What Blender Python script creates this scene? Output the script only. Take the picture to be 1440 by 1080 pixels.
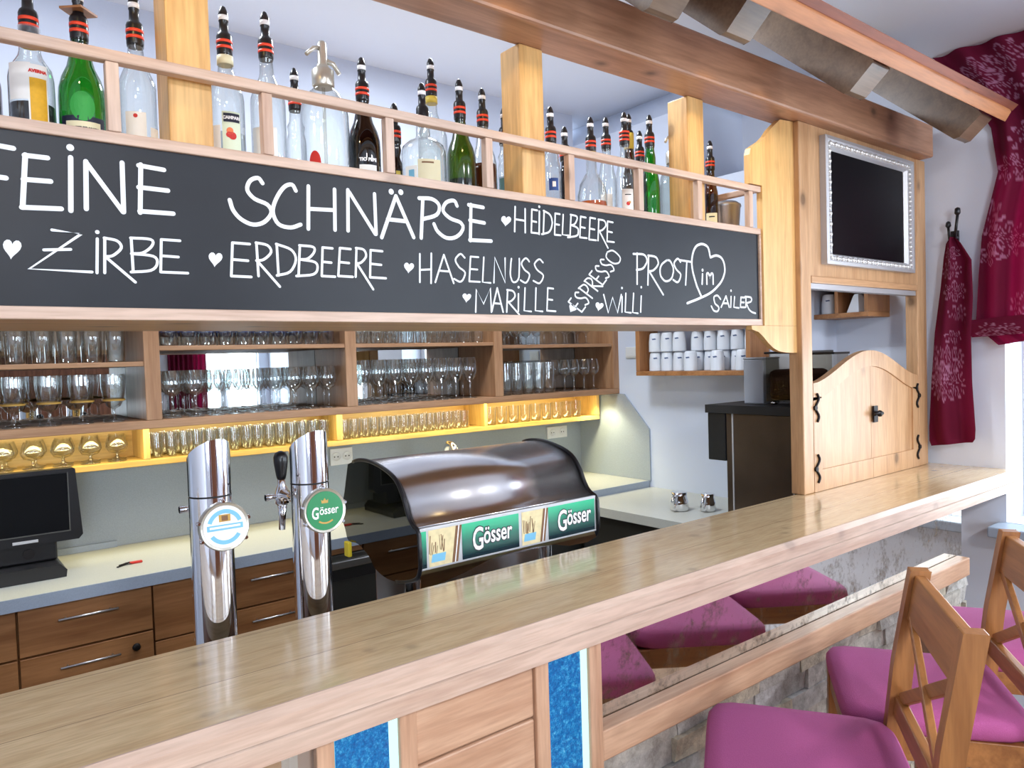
import bpy, math, random
from mathutils import Vector, Matrix
random.seed(7)
PI = math.pi
SC = bpy.context.scene
COL = SC.collection
for _o in list(bpy.data.objects):
    bpy.data.objects.remove(_o, do_unlink=True)

# ---------------------------------------------------------------- camera
cam = bpy.data.cameras.new('camera')
cam.sensor_fit = 'HORIZONTAL'
cam.sensor_width = 36.0
cam.lens = 1050.0 / 1440.0 * 36.0
cam.clip_start = 0.02
camo = bpy.data.objects.new('camera', cam)
COL.objects.link(camo)
YAW, PITCH, ROLL = math.radians(38.6217), math.radians(-1.8534), math.radians(-1.7363)
_f = Vector((math.sin(YAW) * math.cos(PITCH), math.cos(YAW) * math.cos(PITCH), math.sin(PITCH)))
_r0 = _f.cross(Vector((0, 0, 1))).normalized()
_u0 = _r0.cross(_f)
_r = math.cos(ROLL) * _r0 + math.sin(ROLL) * _u0
_u = -math.sin(ROLL) * _r0 + math.cos(ROLL) * _u0
camo.matrix_world = Matrix(((_r.x, _u.x, -_f.x, 0.0), (_r.y, _u.y, -_f.y, 0.0), (_r.z, _u.z, -_f.z, 1.60), (0, 0, 0, 1)))
SC.camera = camo

# ---------------------------------------------------------------- view, world, lights
SC.view_settings.view_transform = 'Standard'
SC.view_settings.look = 'None'
SC.view_settings.gamma = 1.0
SC.view_settings.use_curve_mapping = False
SC.view_settings.exposure = -0.15
try:
    SC.cycles.max_bounces = 16
    SC.cycles.transparent_max_bounces = 48
    SC.cycles.diffuse_bounces = 4
    SC.cycles.glossy_bounces = 6
    SC.cycles.caustics_reflective = False
    SC.cycles.caustics_refractive = False
    SC.cycles.sample_clamp_indirect = 4.0
except Exception:
    pass

wld = bpy.data.worlds.new('daylight')
SC.world = wld
wld.use_nodes = True
_bg = wld.node_tree.nodes['Background']
_bg.inputs[0].default_value = (0.86, 0.93, 1.0, 1)
_bg.inputs[1].default_value = 3.0


def lamp(kind, name, loc, aim, power, color, size=0.3, size_y=None, spot=None, blend=0.4, portal=False):
    l = bpy.data.lights.new(name, kind)
    l.energy = power
    l.color = color
    if kind == 'AREA':
        l.shape = 'RECTANGLE' if size_y else 'DISK'
        l.size = size
        if size_y:
            l.size_y = size_y
        if portal:
            l.cycles.is_portal = True
    else:
        l.shadow_soft_size = size
    if kind == 'SPOT':
        l.spot_size = math.radians(spot)
        l.spot_blend = blend
    o = bpy.data.objects.new(name, l)
    COL.objects.link(o)
    o.location = loc
    d = Vector(aim) - Vector(loc)
    o.rotation_euler = d.to_track_quat('-Z', 'Y').to_euler()
    return o


DAY = (0.80, 0.90, 1.0)
WARM = (1.0, 0.88, 0.72)
GOLD = (1.0, 0.70, 0.26)
# daylight through the guest room windows (real openings, see wall_front / wall_right)
lamp('AREA', 'window_daylight', (-1.1, -3.35, 1.65), (-0.9, 0.0, 1.6), 125, DAY, 1.5, 1.5)
lamp('AREA', 'window_daylight', (2.98, -3.35, 1.65), (2.2, 0.0, 1.5), 85, DAY, 0.75, 1.5)
lamp('AREA', 'window_daylight', (3.75, 0.62, 1.6), (2.0, 0.7, 1.4), 40, DAY, 0.9, 1.4)
lamp('AREA', 'window_daylight', (3.75, -1.5, 1.6), (2.0, -1.0, 1.4), 60, DAY, 1.4, 1.4)
# added unseen fill lamps at ceiling height, guest room and bar aisle
lamp('AREA', 'ceiling_fill', (0.3, -1.5, 2.78), (0.5, 0.0, 0.0), 50, (0.98, 0.97, 1.0), 0.45)
lamp('AREA', 'ceiling_fill', (2.3, -1.5, 2.78), (2.6, 0.0, 0.0), 42, (0.98, 0.97, 1.0), 0.45)
lamp('AREA', 'ceiling_fill', (0.3, 2.05, 2.92), (0.3, 2.05, 0.0), 14, (0.86, 0.93, 1.0), 0.35)
lamp('AREA', 'ceiling_fill', (1.6, 2.15, 2.92), (1.8, 2.15, 0.0), 30, (0.86, 0.93, 1.0), 0.35)
# unseen upward fill added above the glass cabinet to brighten the ceiling
lamp('AREA', 'uplight_fill', (1.0, 2.76, 2.10), (1.0, 1.9, 2.95), 12, (0.86, 0.93, 1.0), 3.4, 0.10)
# small halogen spots under the eave of the bar roof
for _x, _ax in ((0.10, 0.42), (0.95, 1.27), (1.75, 1.94), (2.02, 2.22)):
    lamp('SPOT', 'eave_spot', (_x, 1.15, 2.50), (_ax, 1.47, 2.17), 5.5, GOLD, 0.02, spot=50, blend=0.8)
# strip lights below the glass cabinet
lamp('AREA', 'cabinet_strip_light', (0.75, 2.80, 1.398), (0.75, 2.87, 1.2), 7.5, (1.0, 0.86, 0.42), 2.3, 0.05)
lamp('AREA', 'cabinet_strip_light', (2.30, 2.80, 1.398), (2.30, 2.87, 1.2), 5, (1.0, 0.86, 0.42), 1.0, 0.05)
lamp('SPOT', 'cabinet_spot', (2.80, 2.80, 1.395), (2.88, 2.80, 0.9), 5.0, (1.0, 0.92, 0.62), 0.02, spot=110, blend=0.6)

# ---------------------------------------------------------------- materials


def C(r, g, b):
    f = lambda v: (v / 255.0) / 12.92 if v / 255.0 <= 0.04045 else ((v / 255.0 + 0.055) / 1.055) ** 2.4
    return (f(r), f(g), f(b), 1.0)


MATS = {}


def newmat(name):
    m = bpy.data.materials.new(name)
    m.use_nodes = True
    nt = m.node_tree
    nt.nodes.clear()
    out = nt.nodes.new('ShaderNodeOutputMaterial')
    MATS[name] = m
    return m, nt, out


def nd(nt, typ, ins=None, **props):
    n = nt.nodes.new(typ)
    for k, v in props.items():
        setattr(n, k, v)
    for k, v in (ins or {}).items():
        if isinstance(v, bpy.types.NodeSocket):
            nt.links.new(v, n.inputs[k])
        else:
            n.inputs[k].default_value = v
    return n


def mth(nt, op, a, b=0.0, clamp=False):
    n = nt.nodes.new('ShaderNodeMath')
    n.operation = op
    n.use_clamp = clamp
    for i, v in enumerate((a, b)):
        if isinstance(v, bpy.types.NodeSocket):
            nt.links.new(v, n.inputs[i])
        else:
            n.inputs[i].default_value = v
    return n.outputs[0]


def mixc(nt, fac, a, b):
    n = nt.nodes.new('ShaderNodeMix')
    n.data_type = 'RGBA'
    for s, v in ((n.inputs[0], fac), (n.inputs[6], a), (n.inputs[7], b)):
        if isinstance(v, bpy.types.NodeSocket):
            nt.links.new(v, s)
        else:
            s.default_value = v
    return n.outputs[2]


def ramp(nt, fac, stops):
    n = nt.nodes.new('ShaderNodeValToRGB')
    el = n.color_ramp.elements
    while len(el) < len(stops):
        el.new(0.5)
    for e, (p, c) in zip(el, stops):
        e.position = p
        e.color = c
    nt.links.new(fac, n.inputs[0])
    return n.outputs[0]


def plain(name, col, rough=0.5, metal=0.0, noise=0.0, coat=0.0, spec=0.5, bump=0.0, nscale=60.0):
    m, nt, out = newmat(name)
    p = nd(nt, 'ShaderNodeBsdfPrincipled', {'Base Color': col, 'Roughness': rough, 'Metallic': metal, 'Coat Weight': coat, 'Specular IOR Level': spec})
    tc = nd(nt, 'ShaderNodeTexCoord')
    ns = nd(nt, 'ShaderNodeTexNoise', {'Vector': tc.outputs['Object'], 'Scale': nscale, 'Detail': 4.0})
    if noise:
        dk = tuple(c * (1 - noise) for c in col[:3]) + (1,)
        lt = tuple(min(1, c * (1 + noise)) for c in col[:3]) + (1,)
        nt.links.new(ramp(nt, ns.outputs[0], [(0.3, dk), (0.7, lt)]), p.inputs['Base Color'])
    if bump:
        b = nd(nt, 'ShaderNodeBump', {'Height': ns.outputs[0], 'Strength': bump, 'Distance': 0.002})
        nt.links.new(b.outputs[0], p.inputs['Normal'])
    nt.links.new(p.outputs[0], out.inputs[0])
    return m


def wood(name, light, dark, axis='x', rough=0.45, plank=0.0, plank_axis='z', knots=0.6, grain=1.0, coat=0.0):
    m, nt, out = newmat(name)
    tc = nd(nt, 'ShaderNodeTexCoord')
    oi = nd(nt, 'ShaderNodeObjectInfo')
    off = nd(nt, 'ShaderNodeVectorMath', {0: tc.outputs['Object']}, operation='ADD')
    rnd = nd(nt, 'ShaderNodeCombineXYZ', {0: mth(nt, 'MULTIPLY', oi.outputs['Random'], 7.0), 1: mth(nt, 'MULTIPLY', oi.outputs['Random'], 3.0), 2: mth(nt, 'MULTIPLY', oi.outputs['Random'], 5.0)})
    nt.links.new(rnd.outputs[0], off.inputs[1])
    vec = off.outputs[0]
    seam = None
    if plank:
        sp = nd(nt, 'ShaderNodeSeparateXYZ', {0: tc.outputs['Object']})
        v = mth(nt, 'DIVIDE', sp.outputs['xyz'.index(plank_axis)], plank)
        cell = mth(nt, 'FLOOR', v)
        fr = mth(nt, 'FRACT', v)
        seam = mth(nt, 'LESS_THAN', mth(nt, 'ABSOLUTE', mth(nt, 'SUBTRACT', fr, 0.5)), 0.5 - 0.0012 / plank)
        wn = nd(nt, 'ShaderNodeTexWhiteNoise', {'W': cell}, noise_dimensions='1D')
        vv = nd(nt, 'ShaderNodeVectorMath', {0: vec, 1: wn.outputs['Color']}, operation='MULTIPLY_ADD')
        nt.links.new(vec, vv.inputs[2])
        vv.inputs[0].default_value = (9, 9, 9)
        vec = vv.outputs[0]
    sc = {'x': (1.1, 14, 14), 'y': (14, 1.1, 14), 'z': (14, 14, 1.1)}[axis]
    mp = nd(nt, 'ShaderNodeMapping', {'Vector': vec, 'Scale': tuple(s * grain for s in sc)})
    n1 = nd(nt, 'ShaderNodeTexNoise', {'Vector': mp.outputs[0], 'Scale': 1.6, 'Detail': 5.0, 'Roughness': 0.55, 'Distortion': 0.5})
    col = ramp(nt, n1.outputs[0], [(0.30, dark), (0.56, light), (0.8, tuple(min(1, c * 1.06) for c in light[:3]) + (1,))])
    mp2 = nd(nt, 'ShaderNodeMapping', {'Vector': vec, 'Scale': tuple(s * grain * 5 for s in sc)})
    n2 = nd(nt, 'ShaderNodeTexNoise', {'Vector': mp2.outputs[0], 'Scale': 2.0, 'Detail': 3.0})
    fine = ramp(nt, n2.outputs[0], [(0.36, (0.82, 0.80, 0.78, 1)), (0.62, (1, 1, 1, 1))])
    mx = nt.nodes.new('ShaderNodeMix')
    mx.data_type = 'RGBA'
    mx.blend_type = 'MULTIPLY'
    mx.inputs[0].default_value = 0.8
    nt.links.new(col, mx.inputs[6])
    nt.links.new(fine, mx.inputs[7])
    col = mx.outputs[2]
    if knots:
        ks = {'x': (4.6, 6.5, 6.5), 'y': (6.5, 4.6, 6.5), 'z': (6.5, 6.5, 4.6)}[axis]
        mk = nd(nt, 'ShaderNodeMapping', {'Vector': vec, 'Scale': ks})
        vo = nd(nt, 'ShaderNodeTexVoronoi', {'Vector': mk.outputs[0], 'Scale': 1.0, 'Randomness': 1.0})
        k = ramp(nt, vo.outputs['Distance'], [(0.07, (1, 1, 1, 1)), (0.12, (0.35, 0.35, 0.35, 1)), (0.19, (0, 0, 0, 1))])
        kc = tuple(c * 0.30 for c in dark[:3]) + (1,)
        col = mixc(nt, mth(nt, 'MULTIPLY', k, knots), col, kc)
    if seam is not None:
        col = mixc(nt, mth(nt, 'SUBTRACT', 1.0, seam), col, tuple(c * 0.55 for c in dark[:3]) + (1,))
    p = nd(nt, 'ShaderNodeBsdfPrincipled', {'Base Color': col, 'Roughness': rough, 'Coat Weight': coat, 'Coat Roughness': 0.12})
    b = nd(nt, 'ShaderNodeBump', {'Height': n2.outputs[0], 'Strength': 0.05, 'Distance': 0.002})
    nt.links.new(b.outputs[0], p.inputs['Normal'])
    nt.links.new(p.outputs[0], out.inputs[0])
    return m


def glass(name, tint, edge=0.55, rough=0.01, reflect=1.0, ior=1.45):
    """thin clear or tinted glass: the light goes straight through, edges darker, fresnel reflection"""
    m, nt, out = newmat(name)
    lw = nd(nt, 'ShaderNodeLayerWeight', {'Blend': 0.5})
    fc = lw.outputs['Facing']
    dk = tuple(c * edge for c in tint[:3]) + (1,)
    tcol = mixc(nt, mth(nt, 'POWER', fc, 2.2), tint, dk)
    tr = nd(nt, 'ShaderNodeBsdfTransparent', {'Color': tcol})
    gl = nd(nt, 'ShaderNodeBsdfGlossy', {'Color': (1, 1, 1, 1), 'Roughness': rough})
    fr = mth(nt, 'ADD', mth(nt, 'MULTIPLY', mth(nt, 'POWER', fc, 3.0), 0.72), 0.055)
    mx = nd(nt, 'ShaderNodeMixShader', {0: mth(nt, 'MULTIPLY', fr, reflect, True), 1: tr.outputs[0], 2: gl.outputs[0]})
    nt.links.new(mx.outputs[0], out.inputs[0])
    return m


def liquid(name, col, clear=0.5):
    m, nt, out = newmat(name)
    tr = nd(nt, 'ShaderNodeBsdfTransparent', {'Color': col})
    df = nd(nt, 'ShaderNodeBsdfPrincipled', {'Base Color': col, 'Roughness': 0.15})
    mx = nd(nt, 'ShaderNodeMixShader', {0: 1 - clear, 1: tr.outputs[0], 2: df.outputs[0]})
    nt.links.new(mx.outputs[0], out.inputs[0])
    return m


def emit(name, col, s):
    m, nt, out = newmat(name)
    e = nd(nt, 'ShaderNodeEmission', {'Color': col, 'Strength': s})
    nt.links.new(e.outputs[0], out.inputs[0])
    return m


LARCH_L, LARCH_D = C(208, 181, 162), C(188, 155, 134)
wood('larch_x', LARCH_L, LARCH_D, 'x', 0.42, knots=0.4)
wood('larch_z', LARCH_L, LARCH_D, 'z', 0.42)
wood('larch_y', LARCH_L, LARCH_D, 'y', 0.42)
SHADED_L, SHADED_D = C(204, 164, 134), C(180, 136, 106)  # larch darkened in colour for the shade below the counter edge
wood('larch_shaded_x', SHADED_L, SHADED_D, 'x', 0.42)
wood('larch_shaded_z', SHADED_L, SHADED_D, 'z', 0.42)
wood('beam_wood', C(184, 138, 108), C(154, 110, 82), 'x', 0.4, knots=0.9)
wood('rafter_wood', C(126, 104, 84), C(106, 86, 68), 'x', 0.3, knots=0.4)
wood('eave_wood', C(180, 118, 72), C(152, 92, 52), 'x', 0.5, knots=0.8)
wood('eave_top_wood', C(138, 72, 44), C(112, 54, 32), 'x', 0.55, knots=0.2)
wood('pine_z', C(226, 182, 118), C(200, 150, 88), 'z', 0.4, knots=0.7)
wood('hatch_z', C(202, 160, 118), C(180, 136, 94), 'z', 0.4, knots=0.8)
wood('hatch_x', C(200, 156, 114), C(178, 132, 90), 'x', 0.4, knots=0.8)
wood('counter_wood', C(230, 204, 160), C(216, 186, 142), 'x', 0.16, plank=0.178, plank_axis='y', knots=0.35, coat=0.5)
wood('oak_x', C(176, 124, 78), C(146, 96, 56), 'x', 0.45, knots=0.15)
wood('oak_z', C(170, 120, 78), C(142, 94, 56), 'z', 0.45, knots=0.15)
wood('cabinet_x', C(182, 140, 104), C(158, 114, 80), 'x', 0.45, knots=0.1)
wood('shelf_pine_x', C(226, 190, 120), C(206, 164, 92), 'x', 0.4, knots=0.1)
wood('shelf_pine_z', C(226, 190, 120), C(206, 164, 92), 'z', 0.4, knots=0.1)
wood('cabinet_z', C(182, 140, 104), C(158, 114, 80), 'z', 0.45, knots=0.1)
wood('chair_z', C(172, 116, 64), C(140, 88, 44), 'z', 0.4, knots=0.1)
wood('chair_x', C(172, 116, 64), C(140, 88, 44), 'x', 0.4, knots=0.1)
wood('wall_panel_wood', C(128, 82, 60), C(98, 58, 40), 'z', 0.4, plank=0.12, plank_axis='x', knots=0.2)
wood('floor_wood', C(150, 118, 88), C(116, 86, 60), 'x', 0.4, plank=0.14, plank_axis='y', knots=0.2)
plain('plaster', C(220, 226, 238), 0.9, bump=0.12, nscale=90)
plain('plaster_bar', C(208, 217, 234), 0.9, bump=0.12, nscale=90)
plain('ceiling_paint', C(218, 223, 234), 0.95)
plain('window_white', C(240, 242, 245), 0.4)
plain('splash_grey', C(158, 168, 176), 0.45, noise=0.10, nscale=420)
plain('worktop_grey', C(196, 198, 190), 0.35, noise=0.08, nscale=380)
plain('worktop_edge', C(156, 168, 184), 0.4, noise=0.06, nscale=300)
plain('chrome', (0.86, 0.86, 0.88, 1), 0.06, 1.0)
plain('hood_chrome', (0.72, 0.70, 0.70, 1), 0.24, 1.0)
plain('steel', (0.62, 0.62, 0.62, 1), 0.28, 1.0)
plain('dark_steel', C(92, 78, 66), 0.32, 0.75, noise=0.12, nscale=8)
plain('fridge_steel', C(104, 104, 100), 0.35, 0.8)
plain('black_plastic', C(22, 22, 25), 0.3)
plain('black_matte', C(26, 25, 25), 0.6)
plain('grey_plastic', C(150, 154, 162), 0.4)
plain('iron', C(34, 30, 30), 0.5, 0.6)
plain('screen_black', C(14, 15, 18), 0.3, spec=0.12)
plain('silver_leaf', C(214, 212, 208), 0.35, 0.55)
plain('silver_frame', C(196, 194, 190), 0.28, 0.85, bump=1.0, nscale=130)
plain('silver_smooth', C(190, 190, 192), 0.42, 0.4)
plain('white_plastic', C(226, 228, 228), 0.4)
plain('porcelain', C(222, 228, 236), 0.15)
plain('cup_print', C(70, 90, 130), 0.4)
plain('paper_white', C(236, 236, 232), 0.6)
plain('paper_cream', C(222, 214, 178), 0.6)
plain('paper_green', C(214, 226, 200), 0.6)
plain('paper_yellow', C(222, 168, 28), 0.6, noise=0.06, nscale=150)
plain('paper_navy', C(22, 28, 52), 0.6)
plain('paper_blue', C(40, 78, 150), 0.6)
plain('paper_greenround', C(42, 150, 60), 0.6)
plain('ink_red', C(196, 40, 36), 0.6)
plain('ink_orange', C(226, 120, 70), 0.6)
plain('ink_dark', C(30, 30, 36), 0.6)
plain('ink_white', C(245, 245, 245), 0.5)
plain('red_ring', C(228, 66, 34), 0.5)
plain('gold', C(206, 172, 60), 0.3, 0.6)
plain('gold_paper', C(214, 188, 74), 0.45)
plain('yellow_tag', C(232, 206, 52), 0.4)
plain('chalk_paint', C(238, 243, 246), 0.7)
plain('seat_fabric', C(178, 86, 142), 0.85, noise=0.06, bump=0.5, nscale=500)
plain('green_sign', C(24, 128, 74), 0.35)
plain('light_blue_sign', C(120, 184, 214), 0.4)
plain('sign_white', C(240, 243, 246), 0.35)
plain('crest_gold', C(190, 150, 70), 0.4)
plain('sketch_brown', C(120, 84, 52), 0.6)
plain('beer_cream', C(222, 206, 160), 0.5, noise=0.1, nscale=60)
plain('pewter', C(196, 192, 180), 0.3, 0.7)
plain('coffee_beans', C(40, 20, 12), 0.8, noise=0.4, nscale=160, bump=0.6, spec=0.15)
plain('grout', C(150, 148, 142), 0.9)
plain('red_plastic', C(200, 40, 30), 0.4)
glass('clear_glass', (0.95, 0.97, 0.97, 1), 0.25, 0.02, 1.6)
glass('bottle_clear', (0.93, 0.95, 0.93, 1), 0.36, 0.02, 1.25)
glass('bottle_frost', (0.72, 0.75, 0.72, 1), 0.45, 0.05, 1.0)
glass('bottle_green', (0.06, 0.46, 0.10, 1), 0.35, 0.02, 1.2)
glass('bottle_olive', (0.20, 0.30, 0.06, 1), 0.4, 0.12, 1.0)
glass('bottle_dark', (0.05, 0.03, 0.03, 1), 0.4, 0.02, 1.2)
glass('bottle_brown', (0.30, 0.12, 0.05, 1), 0.4, 0.02, 1.2)
glass('smoked_glass', (0.09, 0.09, 0.07, 1), 0.6, 0.02, 0.9)
glass('window_glass', (0.98, 0.99, 0.99, 1), 0.9, 0.0, 0.7)
glass('hopper_plastic', (0.86, 0.84, 0.78, 1), 0.7, 0.02, 0.25)
liquid('liquid_black', C(14, 10, 12), 0.02)
liquid('liquid_brown', C(86, 36, 16), 0.25)
liquid('liquid_amber', C(226, 120, 40), 0.55)
liquid('liquid_blue', C(214, 226, 236), 0.6)
liquid('liquid_olive', C(40, 46, 40), 0.1)


def _special():
    # chalkboard: dark slate paint, a little glossy
    m, nt, out = newmat('slate_board')
    tc = nd(nt, 'ShaderNodeTexCoord')
    n = nd(nt, 'ShaderNodeTexNoise', {'Vector': tc.outputs['Object'], 'Scale': 5.0, 'Detail': 5.0})
    c = ramp(nt, n.outputs[0], [(0.3, C(20, 24, 31)), (0.7, C(28, 33, 40))])
    p = nd(nt, 'ShaderNodeBsdfPrincipled', {'Base Color': c, 'Roughness': 0.42, 'Specular IOR Level': 0.32})
    nt.links.new(p.outputs[0], out.inputs[0])
    # antique mirror: tarnished silvering
    m, nt, out = newmat('antique_mirror')
    tc = nd(nt, 'ShaderNodeTexCoord')
    n1 = nd(nt, 'ShaderNodeTexNoise', {'Vector': tc.outputs['Object'], 'Scale': 9.0, 'Detail': 9.0, 'Roughness': 0.72})
    n2 = nd(nt, 'ShaderNodeTexNoise', {'Vector': tc.outputs['Object'], 'Scale': 55.0, 'Detail': 4.0, 'Roughness': 0.7})
    s = mth(nt, 'ADD', mth(nt, 'MULTIPLY', n1.outputs[0], 0.65), mth(nt, 'MULTIPLY', n2.outputs[0], 0.35))
    f = ramp(nt, s, [(0.50, (0, 0, 0, 1)), (0.62, (0.75, 0.75, 0.75, 1))])
    mi = nd(nt, 'ShaderNodeBsdfGlossy', {'Color': (0.86, 0.85, 0.80, 1), 'Roughness': 0.035})
    df = nd(nt, 'ShaderNodeBsdfPrincipled', {'Base Color': C(92, 74, 54), 'Roughness': 0.4, 'Metallic': 0.4})
    mx = nd(nt, 'ShaderNodeMixShader', {0: f, 1: mi.outputs[0], 2: df.outputs[0]})
    nt.links.new(mx.outputs[0], out.inputs[0])
    m, nt, out = newmat('mirror')
    mi = nd(nt, 'ShaderNodeBsdfGlossy', {'Color': (0.50, 0.53, 0.53, 1), 'Roughness': 0.012})
    nt.links.new(mi.outputs[0], out.inputs[0])
    # backlit blue crackle glass
    m, nt, out = newmat('blue_glass_panel')
    tc = nd(nt, 'ShaderNodeTexCoord')
    vo = nd(nt, 'ShaderNodeTexVoronoi', {'Vector': tc.outputs['Object'], 'Scale': 150.0})
    n = nd(nt, 'ShaderNodeTexNoise', {'Vector': tc.outputs['Object'], 'Scale': 120.0, 'Detail': 5.0, 'Roughness': 0.8})
    c = ramp(nt, n.outputs[0], [(0.34, C(8, 62, 118)), (0.52, C(18, 116, 172)), (0.66, C(80, 186, 220)), (0.76, C(210, 244, 250))])
    e = nd(nt, 'ShaderNodeEmission', {'Color': c, 'Strength': 0.9})
    p = nd(nt, 'ShaderNodeBsdfPrincipled', {'Base Color': C(10, 60, 110), 'Roughness': 0.12})
    b = nd(nt, 'ShaderNodeBump', {'Height': vo.outputs['Distance'], 'Strength': 0.5, 'Distance': 0.003})
    nt.links.new(b.outputs[0], p.inputs['Normal'])
    a = nd(nt, 'ShaderNodeAddShader', {0: e.outputs[0], 1: p.outputs[0]})
    nt.links.new(a.outputs[0], out.inputs[0])
    emit('led_white', (0.62, 1.0, 0.96, 1), 1.5)
    emit('led_cyan', (0.05, 0.62, 0.85, 1), 1.2)
    # slate cladding, varying stone by stone
    m, nt, out = newmat('stone')
    tc = nd(nt, 'ShaderNodeTexCoord')
    g = nd(nt, 'ShaderNodeNewGeometry')
    n = nd(nt, 'ShaderNodeTexNoise', {'Vector': tc.outputs['Object'], 'Scale': 26.0, 'Detail': 8.0, 'Roughness': 0.7})
    base = ramp(nt, g.outputs['Random Per Island'], [(0.0, C(214, 208, 196)), (0.35, C(190, 188, 184)), (0.7, C(220, 208, 182)), (1.0, C(204, 206, 210))])
    c = mixc(nt, ramp(nt, n.outputs[0], [(0.35, (0.7, 0.7, 0.7, 1)), (0.65, (0, 0, 0, 1))]), base, C(112, 104, 96))
    p = nd(nt, 'ShaderNodeBsdfPrincipled', {'Base Color': c, 'Roughness': 0.75})
    b = nd(nt, 'ShaderNodeBump', {'Height': n.outputs[0], 'Strength': 0.9, 'Distance': 0.006})
    nt.links.new(b.outputs[0], p.inputs['Normal'])
    nt.links.new(p.outputs[0], out.inputs[0])
    # burgundy curtain with a printed floral pattern (printed mask kept per vertex)
    m, nt, out = newmat('curtain_cloth')
    at = nd(nt, 'ShaderNodeAttribute', attribute_name='print')
    c = mixc(nt, at.outputs['Fac'], C(92, 7, 40), C(170, 116, 146))
    p = nd(nt, 'ShaderNodeBsdfPrincipled', {'Base Color': c, 'Roughness': 0.8, 'Specular IOR Level': 0.2})
    tl = nd(nt, 'ShaderNodeBsdfTranslucent', {'Color': C(170, 20, 70)})
    mx = nd(nt, 'ShaderNodeMixShader', {0: 0.08, 1: p.outputs[0], 2: tl.outputs[0]})
    nt.links.new(mx.outputs[0], out.inputs[0])
    # printed sign strip: green fading to dark
    m, nt, out = newmat('green_print')
    tc = nd(nt, 'ShaderNodeTexCoord')
    sp = nd(nt, 'ShaderNodeSeparateXYZ', {0: tc.outputs['Object']})
    t = mth(nt, 'DIVIDE', mth(nt, 'SUBTRACT', sp.outputs[2], 1.10), 0.092)
    c = ramp(nt, t, [(0.08, C(6, 34, 44)), (0.5, C(14, 104, 84)), (0.95, C(52, 186, 138))])
    p = nd(nt, 'ShaderNodeBsdfPrincipled', {'Base Color': c, 'Roughness': 0.25})
    nt.links.new(p.outputs[0], out.inputs[0])


_special()

# ---------------------------------------------------------------- mesh helpers


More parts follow.
